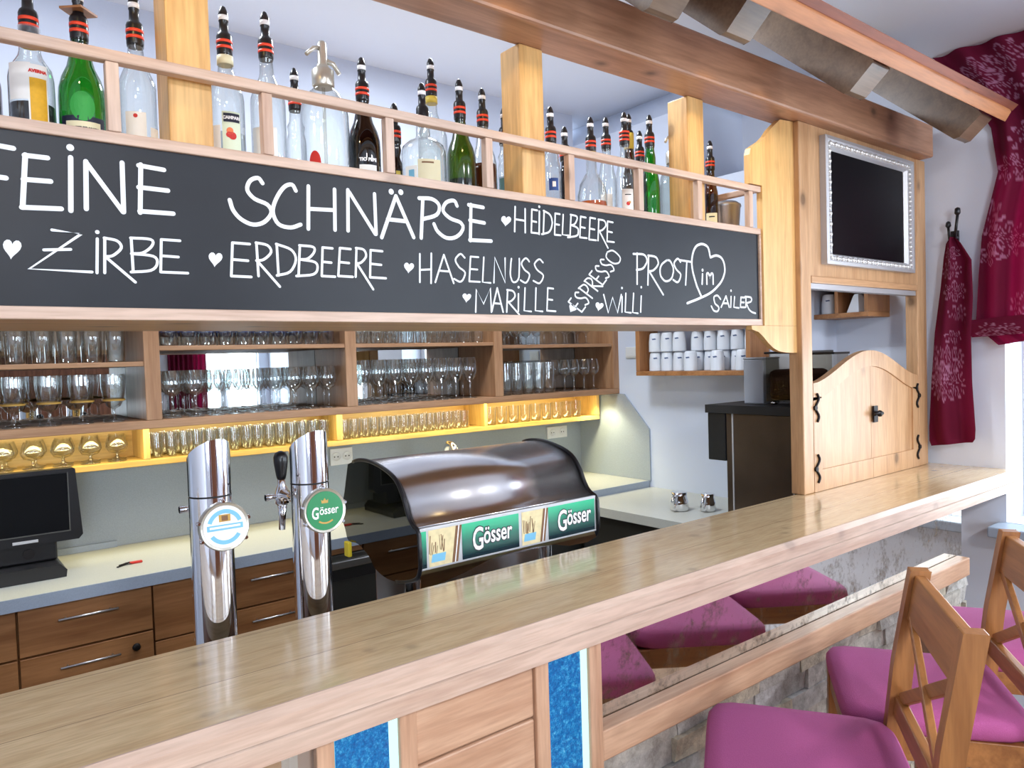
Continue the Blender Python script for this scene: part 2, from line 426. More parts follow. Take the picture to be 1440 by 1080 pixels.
class MB:
    def __init__(self):
        self.v, self.f, self.s = [], [], []

    def add(self, vs, fs, smooth=False):
        n = len(self.v)
        self.v += [tuple(p) for p in vs]
        for f in fs:
            self.f.append(tuple(i + n for i in f))
            self.s.append(smooth)
        return self

    def box(self, x0, x1, y0, y1, z0, z1):
        vs = [(x, y, z) for z in (z0, z1) for y in (y0, y1) for x in (x0, x1)]
        return self.add(vs, [(0, 2, 3, 1), (4, 5, 7, 6), (0, 1, 5, 4), (2, 6, 7, 3), (0, 4, 6, 2), (1, 3, 7, 5)])

    def bar(self, a, b, w, t, up=(0, 0, 1)):
        """square bar from a to b, w across, t along 'up'"""
        a, b = Vector(a), Vector(b)
        d = (b - a).normalized()
        s = d.cross(Vector(up))
        s = s.normalized() if s.length > 1e-6 else Vector((1, 0, 0))
        u = s.cross(d)
        vs = []
        for p in (a, b):
            for i, j in ((-1, -1), (1, -1), (1, 1), (-1, 1)):
                vs.append(p + s * (i * w / 2) + u * (j * t / 2))
        return self.add(vs, [(3, 2, 1, 0), (4, 5, 6, 7), (0, 1, 5, 4), (1, 2, 6, 5), (2, 3, 7, 6), (3, 0, 4, 7)])

    def lathe(self, prof, c=(0, 0, 0), n=24, caps=True, axis='z', smooth=True):
        vs, fs = [], []
        for r, z in prof:
            for i in range(n):
                a = 2 * PI * i / n
                p = (r * math.cos(a), r * math.sin(a), z)
                if axis == 'x':
                    p = (p[2], p[0], p[1])
                elif axis == 'y':
                    p = (p[0], -p[2], p[1])
                vs.append((c[0] + p[0], c[1] + p[1], c[2] + p[2]))
        m = len(prof)
        for j in range(m - 1):
            for i in range(n):
                k = (i + 1) % n
                fs.append((j * n + i, j * n + k, (j + 1) * n + k, (j + 1) * n + i))
        self.add(vs, fs, smooth)
        if caps:
            o = len(self.v) - len(vs)
            self.f.append(tuple(o + i for i in reversed(range(n))))
            self.f.append(tuple(o + (m - 1) * n + i for i in range(n)))
            self.s += [False, False]
        return self

    def tube(self, pts, r, n=10, caps=True):
        P = [Vector(p) for p in pts]
        vs, fs = [], []
        u = None
        for i, p in enumerate(P):
            d = (P[min(i + 1, len(P) - 1)] - P[max(i - 1, 0)]).normalized()
            if u is None:
                u = d.orthogonal().normalized()
            u = (u - d * u.dot(d)).normalized()
            w = d.cross(u)
            rr = r[i] if isinstance(r, (list, tuple)) else r
            for k in range(n):
                a = 2 * PI * k / n
                vs.append(p + (u * math.cos(a) + w * math.sin(a)) * rr)
        for j in range(len(P) - 1):
            for i in range(n):
                k = (i + 1) % n
                fs.append((j * n + i, j * n + k, (j + 1) * n + k, (j + 1) * n + i))
        self.add(vs, fs, True)
        if caps:
            o = len(self.v) - len(vs)
            self.f.append(tuple(o + i for i in reversed(range(n))))
            self.f.append(tuple(o + (len(P) - 1) * n + i for i in range(n)))
            self.s += [False, False]
        return self

    def prism(self, poly, a0, a1, axis='y', smooth=False):
        """polygon extruded along axis; poly in the two other axes (xz for y, yz for x, xy for z)"""
        def pt(u, v, a):
            return {'y': (u, a, v), 'x': (a, u, v), 'z': (u, v, a)}[axis]
        n = len(poly)
        vs = [pt(u, v, a0) for u, v in poly] + [pt(u, v, a1) for u, v in poly]
        self.add(vs, [tuple(range(n)), tuple(reversed(range(n, 2 * n)))])
        self.add(vs, [(i, n + i, n + (i + 1) % n, (i + 1) % n) for i in range(n)], smooth)
        return self

    def grid(self, rows, smooth=True, thick=None):
        m, n = len(rows), len(rows[0])
        vs = [p for r in rows for p in r]
        fs = [(j * n + i, j * n + i + 1, (j + 1) * n + i + 1, (j + 1) * n + i) for j in range(m - 1) for i in range(n - 1)]
        return self.add(vs, fs, smooth)


def obj(name, mb, m, parent=None, bevel=0.0, seg=2, subsurf=0, solid=0.0):
    me = bpy.data.meshes.new(name)
    me.from_pydata(mb.v, [], mb.f)
    me.polygons.foreach_set('use_smooth', mb.s)
    me.materials.append(MATS[m])
    me.update()
    o = bpy.data.objects.new(name, me)
    COL.objects.link(o)
    if parent is not None:
        o.parent = parent
    if bevel:
        b = o.modifiers.new('bevel', 'BEVEL')
        b.width = bevel
        b.segments = seg
        b.limit_method = 'ANGLE'
        b.angle_limit = math.radians(40)
        b.harden_normals = False
    if solid:
        s = o.modifiers.new('solid', 'SOLIDIFY')
        s.thickness = solid
    if subsurf:
        s = o.modifiers.new('sub', 'SUBSURF')
        s.levels = s.render_levels = subsurf
    return o


def empty(name, loc=(0, 0, 0), rz=0.0, parent=None):
    o = bpy.data.objects.new(name, None)
    o.empty_display_size = 0.05
    COL.objects.link(o)
    o.location = loc
    o.rotation_euler = (0, 0, rz)
    if parent is not None:
        o.parent = parent
    return o


def tag(o, label, cat, group=None):
    o['label'] = label
    o['category'] = cat
    if group:
        o['group'] = group
    return o


def struct(o, label=None):
    o['kind'] = 'structure'
    if label:
        o['label'] = label
    return o


def copy_tree(o, parent=None):
    c = o.copy()
    COL.objects.link(c)
    if parent is not None:
        c.parent = parent
    for ch in list(o.children):
        copy_tree(ch, c)
    return c


_TXT = {}


def text_shape(s, size, bold=0.0):
    """letters as flat faces in the xy plane, centred on the origin"""
    k = (s, size, bold)
    if k not in _TXT:
        cu = bpy.data.curves.new('t', 'FONT')
        cu.body = s
        cu.size = size
        cu.align_x = 'CENTER'
        cu.align_y = 'CENTER'
        cu.offset = bold
        cu.resolution_u = 3
        o = bpy.data.objects.new('t', cu)
        COL.objects.link(o)
        bpy.context.view_layer.update()
        ev = o.evaluated_get(bpy.context.evaluated_depsgraph_get())
        me = ev.to_mesh()
        vs = [(v.co.x, v.co.y) for v in me.vertices]
        fs = [tuple(p.vertices) for p in me.polygons]
        ev.to_mesh_clear()
        bpy.data.objects.remove(o)
        bpy.data.curves.remove(cu)
        if vs:
            cx = (min(v[0] for v in vs) + max(v[0] for v in vs)) / 2
            cy = (min(v[1] for v in vs) + max(v[1] for v in vs)) / 2
            vs = [(a - cx, b - cy) for a, b in vs]
        _TXT[k] = (vs, fs)
    return _TXT[k]


# strokes of the handwriting on the chalkboard: (name, stroke width, [(kind, [(x, z) ...])]) in metres on the board
CHALK = [
 ('FEINE',0.008,[('L',[(0.1068,1.9683),(0.1006,1.865)]),('L',[(0.106,1.9669),(0.1401,1.9646)]),('L',[(0.1035,1.9164),(0.128,1.9157)]),('L',[(0.156,1.9567),(0.1487,1.8708)]),('L',[(0.1549,1.9557),(0.1868,1.956)]),('L',[(0.1517,1.9166),(0.1896,1.9179)]),('L',[(0.1476,1.8711),(0.203,1.8742)]),('L',[(0.2203,1.9617),(0.2168,1.8725)]),('L',[(0.2198,1.9784),(0.221,1.9777)]),('L',[(0.2426,1.9582),(0.2399,1.8779)]),('L',[(0.2433,1.956),(0.2964,1.8781)]),('L',[(0.2984,1.9637),(0.2973,1.8782)]),('L',[(0.3283,1.9646),(0.3238,1.8799)]),('L',[(0.3247,1.9627),(0.3663,1.9604)]),('L',[(0.3231,1.9243),(0.3715,1.9239)]),('L',[(0.323,1.8822),(0.3789,1.8834)])]),
 ('SCHN',0.008,[('L',[(0.5458,1.9587),(0.5438,1.9614),(0.542,1.9643),(0.5399,1.9668),(0.5373,1.9679),(0.5336,1.9674),(0.5292,1.9658),(0.5248,1.9633),(0.5214,1.9602),(0.5188,1.9564),(0.5167,1.9517),(0.5154,1.9468),(0.5155,1.9422),(0.5172,1.938),(0.5203,1.934),(0.5242,1.9302),(0.5288,1.9268),(0.5346,1.9244),(0.5415,1.9225),(0.5483,1.9207),(0.5536,1.9182),(0.5572,1.9149),(0.5598,1.9112),(0.5611,1.9071),(0.561,1.9028),(0.559,1.898),(0.5555,1.8928),(0.5511,1.8878),(0.5464,1.8838),(0.5414,1.8808),(0.5357,1.8785),(0.5299,1.8771),(0.5241,1.8767),(0.5183,1.8774),(0.5123,1.8793),(0.5065,1.8819),(0.5014,1.8848),(0.497,1.8881),(0.4931,1.892),(0.4897,1.8963),(0.4869,1.9006),(0.4849,1.905),(0.4835,1.9097),(0.4825,1.9144),(0.4812,1.9191)]),('L',[(0.6131,1.9521),(0.6114,1.9553),(0.6098,1.9589),(0.6079,1.9618),(0.6053,1.9633),(0.6017,1.9632),(0.5975,1.962),(0.5929,1.9596),(0.5885,1.956),(0.584,1.9508),(0.5792,1.9441),(0.5748,1.9368),(0.5712,1.93),(0.5683,1.9235),(0.566,1.9171),(0.5645,1.9108),(0.5642,1.9047),(0.5653,1.8985),(0.5675,1.8922),(0.5706,1.8865),(0.5746,1.8822),(0.5798,1.8795),(0.5861,1.8779),(0.5927,1.8774),(0.599,1.8775),(0.6045,1.8785),(0.6099,1.8805),(0.6151,1.883),(0.6204,1.8852)]),('L',[(0.6401,1.9643),(0.6365,1.878)]),('L',[(0.6972,1.9646),(0.6949,1.8808)]),('L',[(0.6399,1.9187),(0.6954,1.9216)]),('L',[(0.7274,1.9671),(0.7245,1.8816)]),('L',[(0.7303,1.963),(0.7884,1.8796)]),('L',[(0.7899,1.9659),(0.7903,1.8797)])]),
 ('APSE',0.0088,[('L',[(0.8425,1.9672),(0.8038,1.8739)]),('L',[(0.8425,1.9672),(0.8845,1.8802)]),('L',[(0.8198,1.9145),(0.8673,1.9142)]),('L',[(0.8302,1.9757),(0.8321,1.9753)]),('L',[(0.8543,1.9773),(0.8563,1.977)]),('L',[(0.9117,1.969),(0.904,1.8806)]),('L',[(0.9019,1.9692),(0.9107,1.97),(0.9198,1.971),(0.9284,1.9716),(0.9359,1.9711),(0.9424,1.9692),(0.948,1.9664),(0.9524,1.9628),(0.9549,1.9586),(0.9557,1.9536),(0.9548,1.9477),(0.9522,1.9418),(0.9475,1.9367),(0.94,1.9326),(0.9302,1.9292),(0.9194,1.9261),(0.9092,1.9228)]),('L',[(1.005,1.9627),(1.003,1.966),(1.002,1.9695),(0.9993,1.9725),(0.9961,1.974),(0.9912,1.9738),(0.9851,1.9723),(0.9791,1.9699),(0.9742,1.9668),(0.9705,1.9627),(0.9673,1.9577),(0.9654,1.9524),(0.9654,1.9476),(0.9679,1.9433),(0.9723,1.9392),(0.9779,1.9355),(0.984,1.9322),(0.9911,1.9299),(0.9996,1.9283),(1.008,1.9268),(1.014,1.9245),(1.017,1.9213),(1.02,1.9177),(1.02,1.9137),(1.019,1.9094),(1.016,1.9046),(1.012,1.8993),(1.006,1.8943),(1,1.8905),(0.9938,1.888),(0.9867,1.8862),(0.9794,1.8855),(0.9725,1.8859),(0.966,1.8878),(0.9596,1.891),(0.9537,1.8948),(0.9489,1.8986),(0.9456,1.9024),(0.9433,1.9065),(0.9415,1.9106),(0.9394,1.9148)]),('L',[(1.045,1.9699),(1.04,1.8849)]),('L',[(1.038,1.9686),(1.081,1.9668)]),('L',[(1.04,1.9325),(1.083,1.9301)]),('L',[(1.038,1.886),(1.102,1.8883)])]),
 ('ZIRBE',0.0048,[('L',[(0.1881,1.838),(0.2305,1.8349),(0.1535,1.772),(0.2438,1.7713)]),('L',[(0.1753,1.8042),(0.2137,1.8077)]),('L',[(0.2543,1.8286),(0.2514,1.7703)]),('L',[(0.2544,1.84),(0.2552,1.84)]),('L',[(0.2658,1.8309),(0.2632,1.7709)]),('L',[(0.265,1.8308),(0.2702,1.8301),(0.2757,1.8295),(0.2808,1.8287),(0.2848,1.8272),(0.2878,1.8249),(0.2899,1.822),(0.291,1.8188),(0.2908,1.8155),(0.2888,1.8119),(0.2852,1.8079),(0.2811,1.8042),(0.2773,1.8014),(0.274,1.8),(0.2708,1.7994),(0.2676,1.7992),(0.2644,1.7988)]),('L',[(0.2652,1.7988),(0.3108,1.7568)]),('L',[(0.3073,1.8341),(0.3081,1.7745)]),('L',[(0.3064,1.834),(0.3152,1.8342),(0.3245,1.8346),(0.333,1.8346),(0.339,1.8338),(0.3421,1.8318),(0.3429,1.8291),(0.3423,1.826),(0.3407,1.8228),(0.3381,1.8193),(0.3342,1.8155),(0.3297,1.8119),(0.3252,1.8093),(0.3207,1.8078),(0.316,1.8073),(0.3112,1.807),(0.3065,1.8066)]),('L',[(0.3065,1.8066),(0.316,1.8063),(0.326,1.8061),(0.3352,1.8055),(0.3421,1.8042),(0.3461,1.8018),(0.348,1.7985),(0.3485,1.7949),(0.348,1.7915),(0.3469,1.7881),(0.3448,1.7846),(0.3414,1.7813),(0.3367,1.7787),(0.3301,1.7771),(0.3219,1.776),(0.3131,1.7752),(0.3047,1.7743)]),('L',[(0.3566,1.8351),(0.3532,1.7767)]),('L',[(0.3566,1.8351),(0.3883,1.8352)]),('L',[(0.3549,1.8059),(0.3843,1.8054)]),('L',[(0.3532,1.7767),(0.3995,1.7769)])]),
 ('ERDBEERE',0.0051,[('L',[(0.4829,1.8387),(0.4782,1.7753)]),('L',[(0.4829,1.8387),(0.5158,1.8385)]),('L',[(0.4805,1.807),(0.5111,1.8062)]),('L',[(0.4782,1.7753),(0.5162,1.7753)]),('L',[(0.5289,1.8421),(0.5304,1.7778)]),('L',[(0.5279,1.842),(0.5338,1.8414),(0.5401,1.8409),(0.5459,1.8401),(0.5504,1.8386),(0.5538,1.836),(0.5562,1.8328),(0.5575,1.8292),(0.5572,1.8256),(0.5549,1.8216),(0.5509,1.8174),(0.5463,1.8134),(0.542,1.8104),(0.5383,1.8089),(0.5347,1.8082),(0.5311,1.808),(0.5275,1.8075)]),('L',[(0.5285,1.8076),(0.5722,1.7587)]),('L',[(0.5692,1.8425),(0.5704,1.7807)]),('L',[(0.5681,1.8424),(0.5761,1.8404),(0.5844,1.8385),(0.5921,1.8363),(0.5983,1.8333),(0.6026,1.8293),(0.6056,1.8246),(0.6072,1.8193),(0.6074,1.8138),(0.6061,1.8077),(0.6032,1.8009),(0.5992,1.7944),(0.5944,1.7893),(0.5886,1.786),(0.5816,1.7839),(0.5743,1.7823),(0.5672,1.7805)]),('L',[(0.617,1.8433),(0.6117,1.7815)]),('L',[(0.6159,1.8432),(0.6238,1.8431),(0.6321,1.8432),(0.6397,1.843),(0.6451,1.842),(0.6478,1.8401),(0.6485,1.8373),(0.6479,1.8342),(0.6465,1.8311),(0.6442,1.8276),(0.6407,1.8238),(0.6367,1.8202),(0.6327,1.8176),(0.6288,1.8161),(0.6247,1.8156),(0.6205,1.8154),(0.6164,1.815)]),('L',[(0.6164,1.815),(0.6247,1.8143),(0.6335,1.8138),(0.6416,1.813),(0.6476,1.8114),(0.6511,1.8089),(0.6528,1.8056),(0.6532,1.802),(0.6528,1.7987),(0.652,1.7953),(0.6504,1.7919),(0.6475,1.7888),(0.6428,1.7862),(0.6356,1.7844),(0.6265,1.7833),(0.6166,1.7823),(0.6072,1.7813)]),('L',[(0.6656,1.8424),(0.6615,1.7838)]),('L',[(0.6656,1.8424),(0.6874,1.8421)]),('L',[(0.6635,1.8131),(0.6837,1.8124)]),('L',[(0.6615,1.7838),(0.6909,1.7837)]),('L',[(0.7042,1.844),(0.6982,1.7855)]),('L',[(0.7042,1.844),(0.7285,1.8434)]),('L',[(0.7012,1.8147),(0.7237,1.8138)]),('L',[(0.6982,1.7855),(0.7311,1.7852)]),('L',[(0.7422,1.8466),(0.7379,1.7857)]),('L',[(0.741,1.8465),(0.7457,1.8462),(0.7507,1.846),(0.7554,1.8455),(0.759,1.8441),(0.7616,1.8415),(0.7634,1.8381),(0.7643,1.8343),(0.7641,1.8306),(0.7623,1.8269),(0.7592,1.823),(0.7555,1.8194),(0.7522,1.8167),(0.7493,1.8153),(0.7465,1.8146),(0.7437,1.8143),(0.7409,1.8138)]),('L',[(0.7421,1.8139),(0.7784,1.7606)]),('L',[(0.7754,1.8444),(0.7718,1.7861)]),('L',[(0.7754,1.8444),(0.8037,1.8438)]),('L',[(0.7736,1.8152),(0.7999,1.8142)]),('L',[(0.7718,1.7861),(0.8101,1.7857)])]),
 ('HEIDELBEERE',0.0048,[('L',[(1.18,1.979),(1.176,1.9175)]),('L',[(1.212,1.977),(1.21,1.9177)]),('L',[(1.179,1.948),(1.211,1.947)]),('L',[(1.234,1.9778),(1.23,1.9193)]),('L',[(1.234,1.9778),(1.252,1.977)]),('L',[(1.232,1.9486),(1.248,1.9474)]),('L',[(1.23,1.9193),(1.254,1.9191)]),('L',[(1.259,1.9756),(1.256,1.9174)]),('L',[(1.258,1.9871),(1.26,1.9872)]),('L',[(1.275,1.9786),(1.27,1.9185)]),('L',[(1.273,1.9784),(1.279,1.9765),(1.285,1.9748),(1.291,1.9727),(1.295,1.9698),(1.298,1.966),(1.3,1.9615),(1.301,1.9564),(1.302,1.9512),(1.301,1.9453),(1.299,1.9388),(1.296,1.9326),(1.292,1.9275),(1.287,1.9242),(1.28,1.9219),(1.272,1.9201),(1.265,1.9181)]),('L',[(1.313,1.9756),(1.309,1.9203)]),('L',[(1.313,1.9756),(1.329,1.9751)]),('L',[(1.311,1.9479),(1.326,1.9471)]),('L',[(1.309,1.9203),(1.33,1.9203)]),('L',[(1.341,1.9748),(1.336,1.9225),(1.359,1.9222)]),('L',[(1.369,1.9776),(1.363,1.9177)]),('L',[(1.367,1.9774),(1.373,1.9771),(1.379,1.9768),(1.385,1.9763),(1.389,1.9753),(1.391,1.9735),(1.391,1.9712),(1.391,1.9686),(1.39,1.9658),(1.388,1.9627),(1.386,1.9592),(1.383,1.9559),(1.38,1.9533),(1.377,1.9519),(1.375,1.9512),(1.372,1.9508),(1.369,1.9503)]),('L',[(1.369,1.9503),(1.375,1.9491),(1.381,1.9481),(1.386,1.9468),(1.39,1.9451),(1.393,1.9428),(1.394,1.94),(1.394,1.937),(1.394,1.9342),(1.393,1.9314),(1.393,1.9287),(1.391,1.9261),(1.387,1.9238),(1.381,1.9218),(1.373,1.9202),(1.364,1.9187),(1.355,1.9171)]),('L',[(1.404,1.9761),(1.399,1.9205)]),('L',[(1.404,1.9761),(1.423,1.9751)]),('L',[(1.402,1.9483),(1.419,1.9471)]),('L',[(1.399,1.9205),(1.425,1.9203)]),('L',[(1.439,1.9765),(1.433,1.9174)]),('L',[(1.439,1.9765),(1.459,1.9756)]),('L',[(1.436,1.947),(1.455,1.9457)]),('L',[(1.433,1.9174),(1.46,1.9172)]),('L',[(1.472,1.9746),(1.467,1.9172)]),('L',[(1.47,1.9744),(1.476,1.9744),(1.482,1.9745),(1.488,1.9742),(1.493,1.9731),(1.496,1.9708),(1.498,1.9676),(1.499,1.9641),(1.499,1.9606),(1.497,1.9572),(1.493,1.9535),(1.489,1.9501),(1.485,1.9475),(1.482,1.9458),(1.478,1.9449),(1.475,1.9442),(1.471,1.9434)]),('L',[(1.473,1.9436),(1.505,1.8996)]),('L',[(1.506,1.9726),(1.502,1.9176)]),('L',[(1.506,1.9726),(1.527,1.9716)]),('L',[(1.504,1.9451),(1.523,1.9438)]),('L',[(1.502,1.9176),(1.53,1.9173)])]),
 ('HASELNUSS',0.0044,[('L',[(0.899,1.8444),(0.8965,1.7809)]),('L',[(0.9296,1.8476),(0.9262,1.7797)]),('L',[(0.8976,1.8085),(0.9281,1.8112)]),('L',[(0.9636,1.8467),(0.9378,1.7826)]),('L',[(0.9636,1.8467),(0.9885,1.7822)]),('L',[(0.949,1.8093),(0.9769,1.8088)]),('L',[(1.022,1.8432),(1.019,1.8459),(1.016,1.8488),(1.013,1.851),(1.01,1.8516),(1.006,1.8497),(1.002,1.8462),(0.9975,1.8419),(0.9954,1.8377),(0.9957,1.8338),(0.9976,1.8296),(1.001,1.8254),(1.004,1.8215),(1.008,1.8181),(1.014,1.8151),(1.019,1.812),(1.022,1.8081),(1.021,1.8027),(1.018,1.7963),(1.014,1.7904),(1.009,1.7868),(1.005,1.7863),(0.9999,1.7879),(0.9947,1.7904),(0.9896,1.7924)]),('L',[(1.039,1.8471),(1.033,1.7884)]),('L',[(1.039,1.8471),(1.062,1.8471)]),('L',[(1.036,1.8178),(1.058,1.8174)]),('L',[(1.033,1.7884),(1.064,1.7885)]),('L',[(1.078,1.8477),(1.072,1.7881),(1.096,1.7872)]),('L',[(1.106,1.7882),(1.111,1.8497),(1.141,1.7897),(1.143,1.8497)]),('L',[(1.163,1.8496),(1.161,1.8411),(1.16,1.8323),(1.159,1.824),(1.158,1.8166),(1.158,1.8101),(1.159,1.8044),(1.161,1.7995),(1.162,1.7958),(1.165,1.7933),(1.167,1.792),(1.17,1.7917),(1.173,1.7923),(1.176,1.7935),(1.179,1.7954),(1.182,1.7988),(1.185,1.8047),(1.186,1.8139),(1.187,1.8258),(1.188,1.8387),(1.188,1.8512)]),('L',[(1.22,1.8458),(1.218,1.8483),(1.215,1.8511),(1.212,1.8532),(1.209,1.8537),(1.205,1.852),(1.201,1.8487),(1.197,1.8446),(1.195,1.8407),(1.195,1.837),(1.197,1.833),(1.2,1.829),(1.203,1.8253),(1.207,1.8221),(1.213,1.8192),(1.218,1.8162),(1.22,1.8126),(1.219,1.8075),(1.216,1.8013),(1.212,1.7958),(1.208,1.7924),(1.204,1.792),(1.199,1.7935),(1.194,1.7958),(1.19,1.7978)]),('L',[(1.266,1.846),(1.263,1.8484),(1.26,1.8512),(1.257,1.8533),(1.253,1.8537),(1.249,1.852),(1.244,1.8486),(1.24,1.8446),(1.237,1.8407),(1.238,1.837),(1.24,1.833),(1.243,1.8291),(1.247,1.8254),(1.252,1.8223),(1.258,1.8195),(1.263,1.8166),(1.266,1.813),(1.265,1.8079),(1.262,1.8018),(1.257,1.7963),(1.253,1.7929),(1.248,1.7924),(1.243,1.7939),(1.237,1.7962),(1.232,1.7981)])]),
 ('MARILLE',0.0045,[('L',[(1.049,1.7164),(1.053,1.7703),(1.073,1.7359),(1.095,1.775),(1.096,1.7171)]),('L',[(1.116,1.7757),(1.097,1.7184)]),('L',[(1.116,1.7757),(1.132,1.7177)]),('L',[(1.104,1.7385),(1.125,1.7377)]),('L',[(1.148,1.7723),(1.143,1.7179)]),('L',[(1.146,1.7722),(1.151,1.7718),(1.157,1.7715),(1.162,1.7709),(1.165,1.7696),(1.168,1.7672),(1.17,1.7641),(1.171,1.7607),(1.171,1.7575),(1.169,1.7543),(1.166,1.751),(1.162,1.748),(1.159,1.7457),(1.156,1.7443),(1.153,1.7436),(1.15,1.7433),(1.147,1.7427)]),('L',[(1.149,1.7428),(1.183,1.7119)]),('L',[(1.182,1.7636),(1.18,1.7205)]),('L',[(1.182,1.7801),(1.184,1.7802)]),('L',[(1.204,1.7789),(1.199,1.7221),(1.222,1.7205)]),('L',[(1.24,1.7802),(1.236,1.7228),(1.26,1.7212)]),('L',[(1.28,1.7817),(1.275,1.7235)]),('L',[(1.28,1.7817),(1.299,1.7807)]),('L',[(1.278,1.7526),(1.295,1.7514)]),('L',[(1.275,1.7235),(1.305,1.7224)])]),
 ('ESPRESSO',0.0044,[('L',[(1.351,1.7482),(1.399,1.7221)]),('L',[(1.351,1.7482),(1.361,1.7581)]),('L',[(1.375,1.7352),(1.385,1.7445)]),('L',[(1.399,1.7221),(1.413,1.7356)]),('L',[(1.389,1.774),(1.385,1.7738),(1.382,1.7738),(1.378,1.7735),(1.377,1.7724),(1.376,1.77),(1.376,1.7668),(1.377,1.7636),(1.38,1.7611),(1.383,1.7597),(1.387,1.7589),(1.392,1.7585),(1.396,1.7584),(1.401,1.7589),(1.406,1.7601),(1.411,1.7609),(1.415,1.7605),(1.419,1.7581),(1.423,1.7543),(1.425,1.7503),(1.426,1.7471),(1.424,1.7451),(1.42,1.7437),(1.416,1.7425),(1.412,1.7412)]),('L',[(1.391,1.7859),(1.44,1.76)]),('L',[(1.389,1.7847),(1.394,1.7877),(1.399,1.791),(1.404,1.7938),(1.408,1.7954),(1.412,1.7954),(1.415,1.7944),(1.418,1.7927),(1.421,1.7908),(1.422,1.7887),(1.424,1.7862),(1.425,1.7836),(1.425,1.781),(1.424,1.7786),(1.422,1.7762),(1.42,1.7738),(1.418,1.7714)]),('L',[(1.412,1.8057),(1.461,1.7799)]),('L',[(1.411,1.8045),(1.414,1.8069),(1.417,1.8096),(1.421,1.8119),(1.424,1.8133),(1.428,1.8136),(1.432,1.8132),(1.436,1.8121),(1.439,1.8105),(1.44,1.8082),(1.442,1.8052),(1.442,1.802),(1.442,1.7993),(1.442,1.7971),(1.441,1.7952),(1.44,1.7934),(1.439,1.7915)]),('L',[(1.44,1.7928),(1.481,1.7935)]),('L',[(1.43,1.8233),(1.481,1.7976)]),('L',[(1.43,1.8233),(1.441,1.8337)]),('L',[(1.455,1.8105),(1.466,1.8203)]),('L',[(1.481,1.7976),(1.496,1.8118)]),('L',[(1.468,1.8482),(1.464,1.848),(1.46,1.848),(1.457,1.8477),(1.455,1.8467),(1.455,1.8444),(1.455,1.8413),(1.457,1.8381),(1.459,1.8358),(1.462,1.8344),(1.467,1.8336),(1.472,1.8332),(1.476,1.833),(1.481,1.8335),(1.486,1.8346),(1.491,1.8354),(1.496,1.8349),(1.5,1.8326),(1.503,1.8289),(1.506,1.825),(1.507,1.8219),(1.505,1.82),(1.501,1.8186),(1.497,1.8175),(1.493,1.8163)]),('L',[(1.488,1.8669),(1.484,1.8668),(1.48,1.8667),(1.477,1.8664),(1.475,1.8653),(1.474,1.8631),(1.475,1.8599),(1.477,1.8568),(1.479,1.8544),(1.482,1.8531),(1.487,1.8523),(1.491,1.8519),(1.496,1.8517),(1.501,1.8523),(1.506,1.8534),(1.512,1.8542),(1.516,1.8538),(1.52,1.8514),(1.524,1.8478),(1.526,1.8438),(1.527,1.8407),(1.526,1.8388),(1.522,1.8374),(1.517,1.8363),(1.513,1.835)]),('L',[(1.502,1.8884),(1.5,1.8845),(1.498,1.8806),(1.497,1.8768),(1.498,1.873),(1.502,1.869),(1.509,1.8647),(1.517,1.8611),(1.524,1.8588),(1.53,1.8581),(1.537,1.8587),(1.544,1.8602),(1.548,1.8624),(1.551,1.8655),(1.553,1.8695),(1.554,1.8738),(1.552,1.878),(1.547,1.8825),(1.54,1.8872),(1.532,1.8913),(1.525,1.8937),(1.519,1.8938),(1.513,1.8923),(1.508,1.8902),(1.502,1.8884)])]),
 ('WILLI',0.005,[('L',[(1.484,1.7709),(1.5,1.7215),(1.519,1.7646),(1.537,1.7221),(1.554,1.773)]),('L',[(1.556,1.7917),(1.559,1.7918)]),('L',[(1.557,1.7679),(1.555,1.7246)]),('L',[(1.573,1.7773),(1.568,1.7248),(1.592,1.7229)]),('L',[(1.605,1.7784),(1.599,1.7238),(1.621,1.7219)]),('L',[(1.637,1.7717),(1.633,1.7259)]),('L',[(1.637,1.7969),(1.639,1.797)])]),
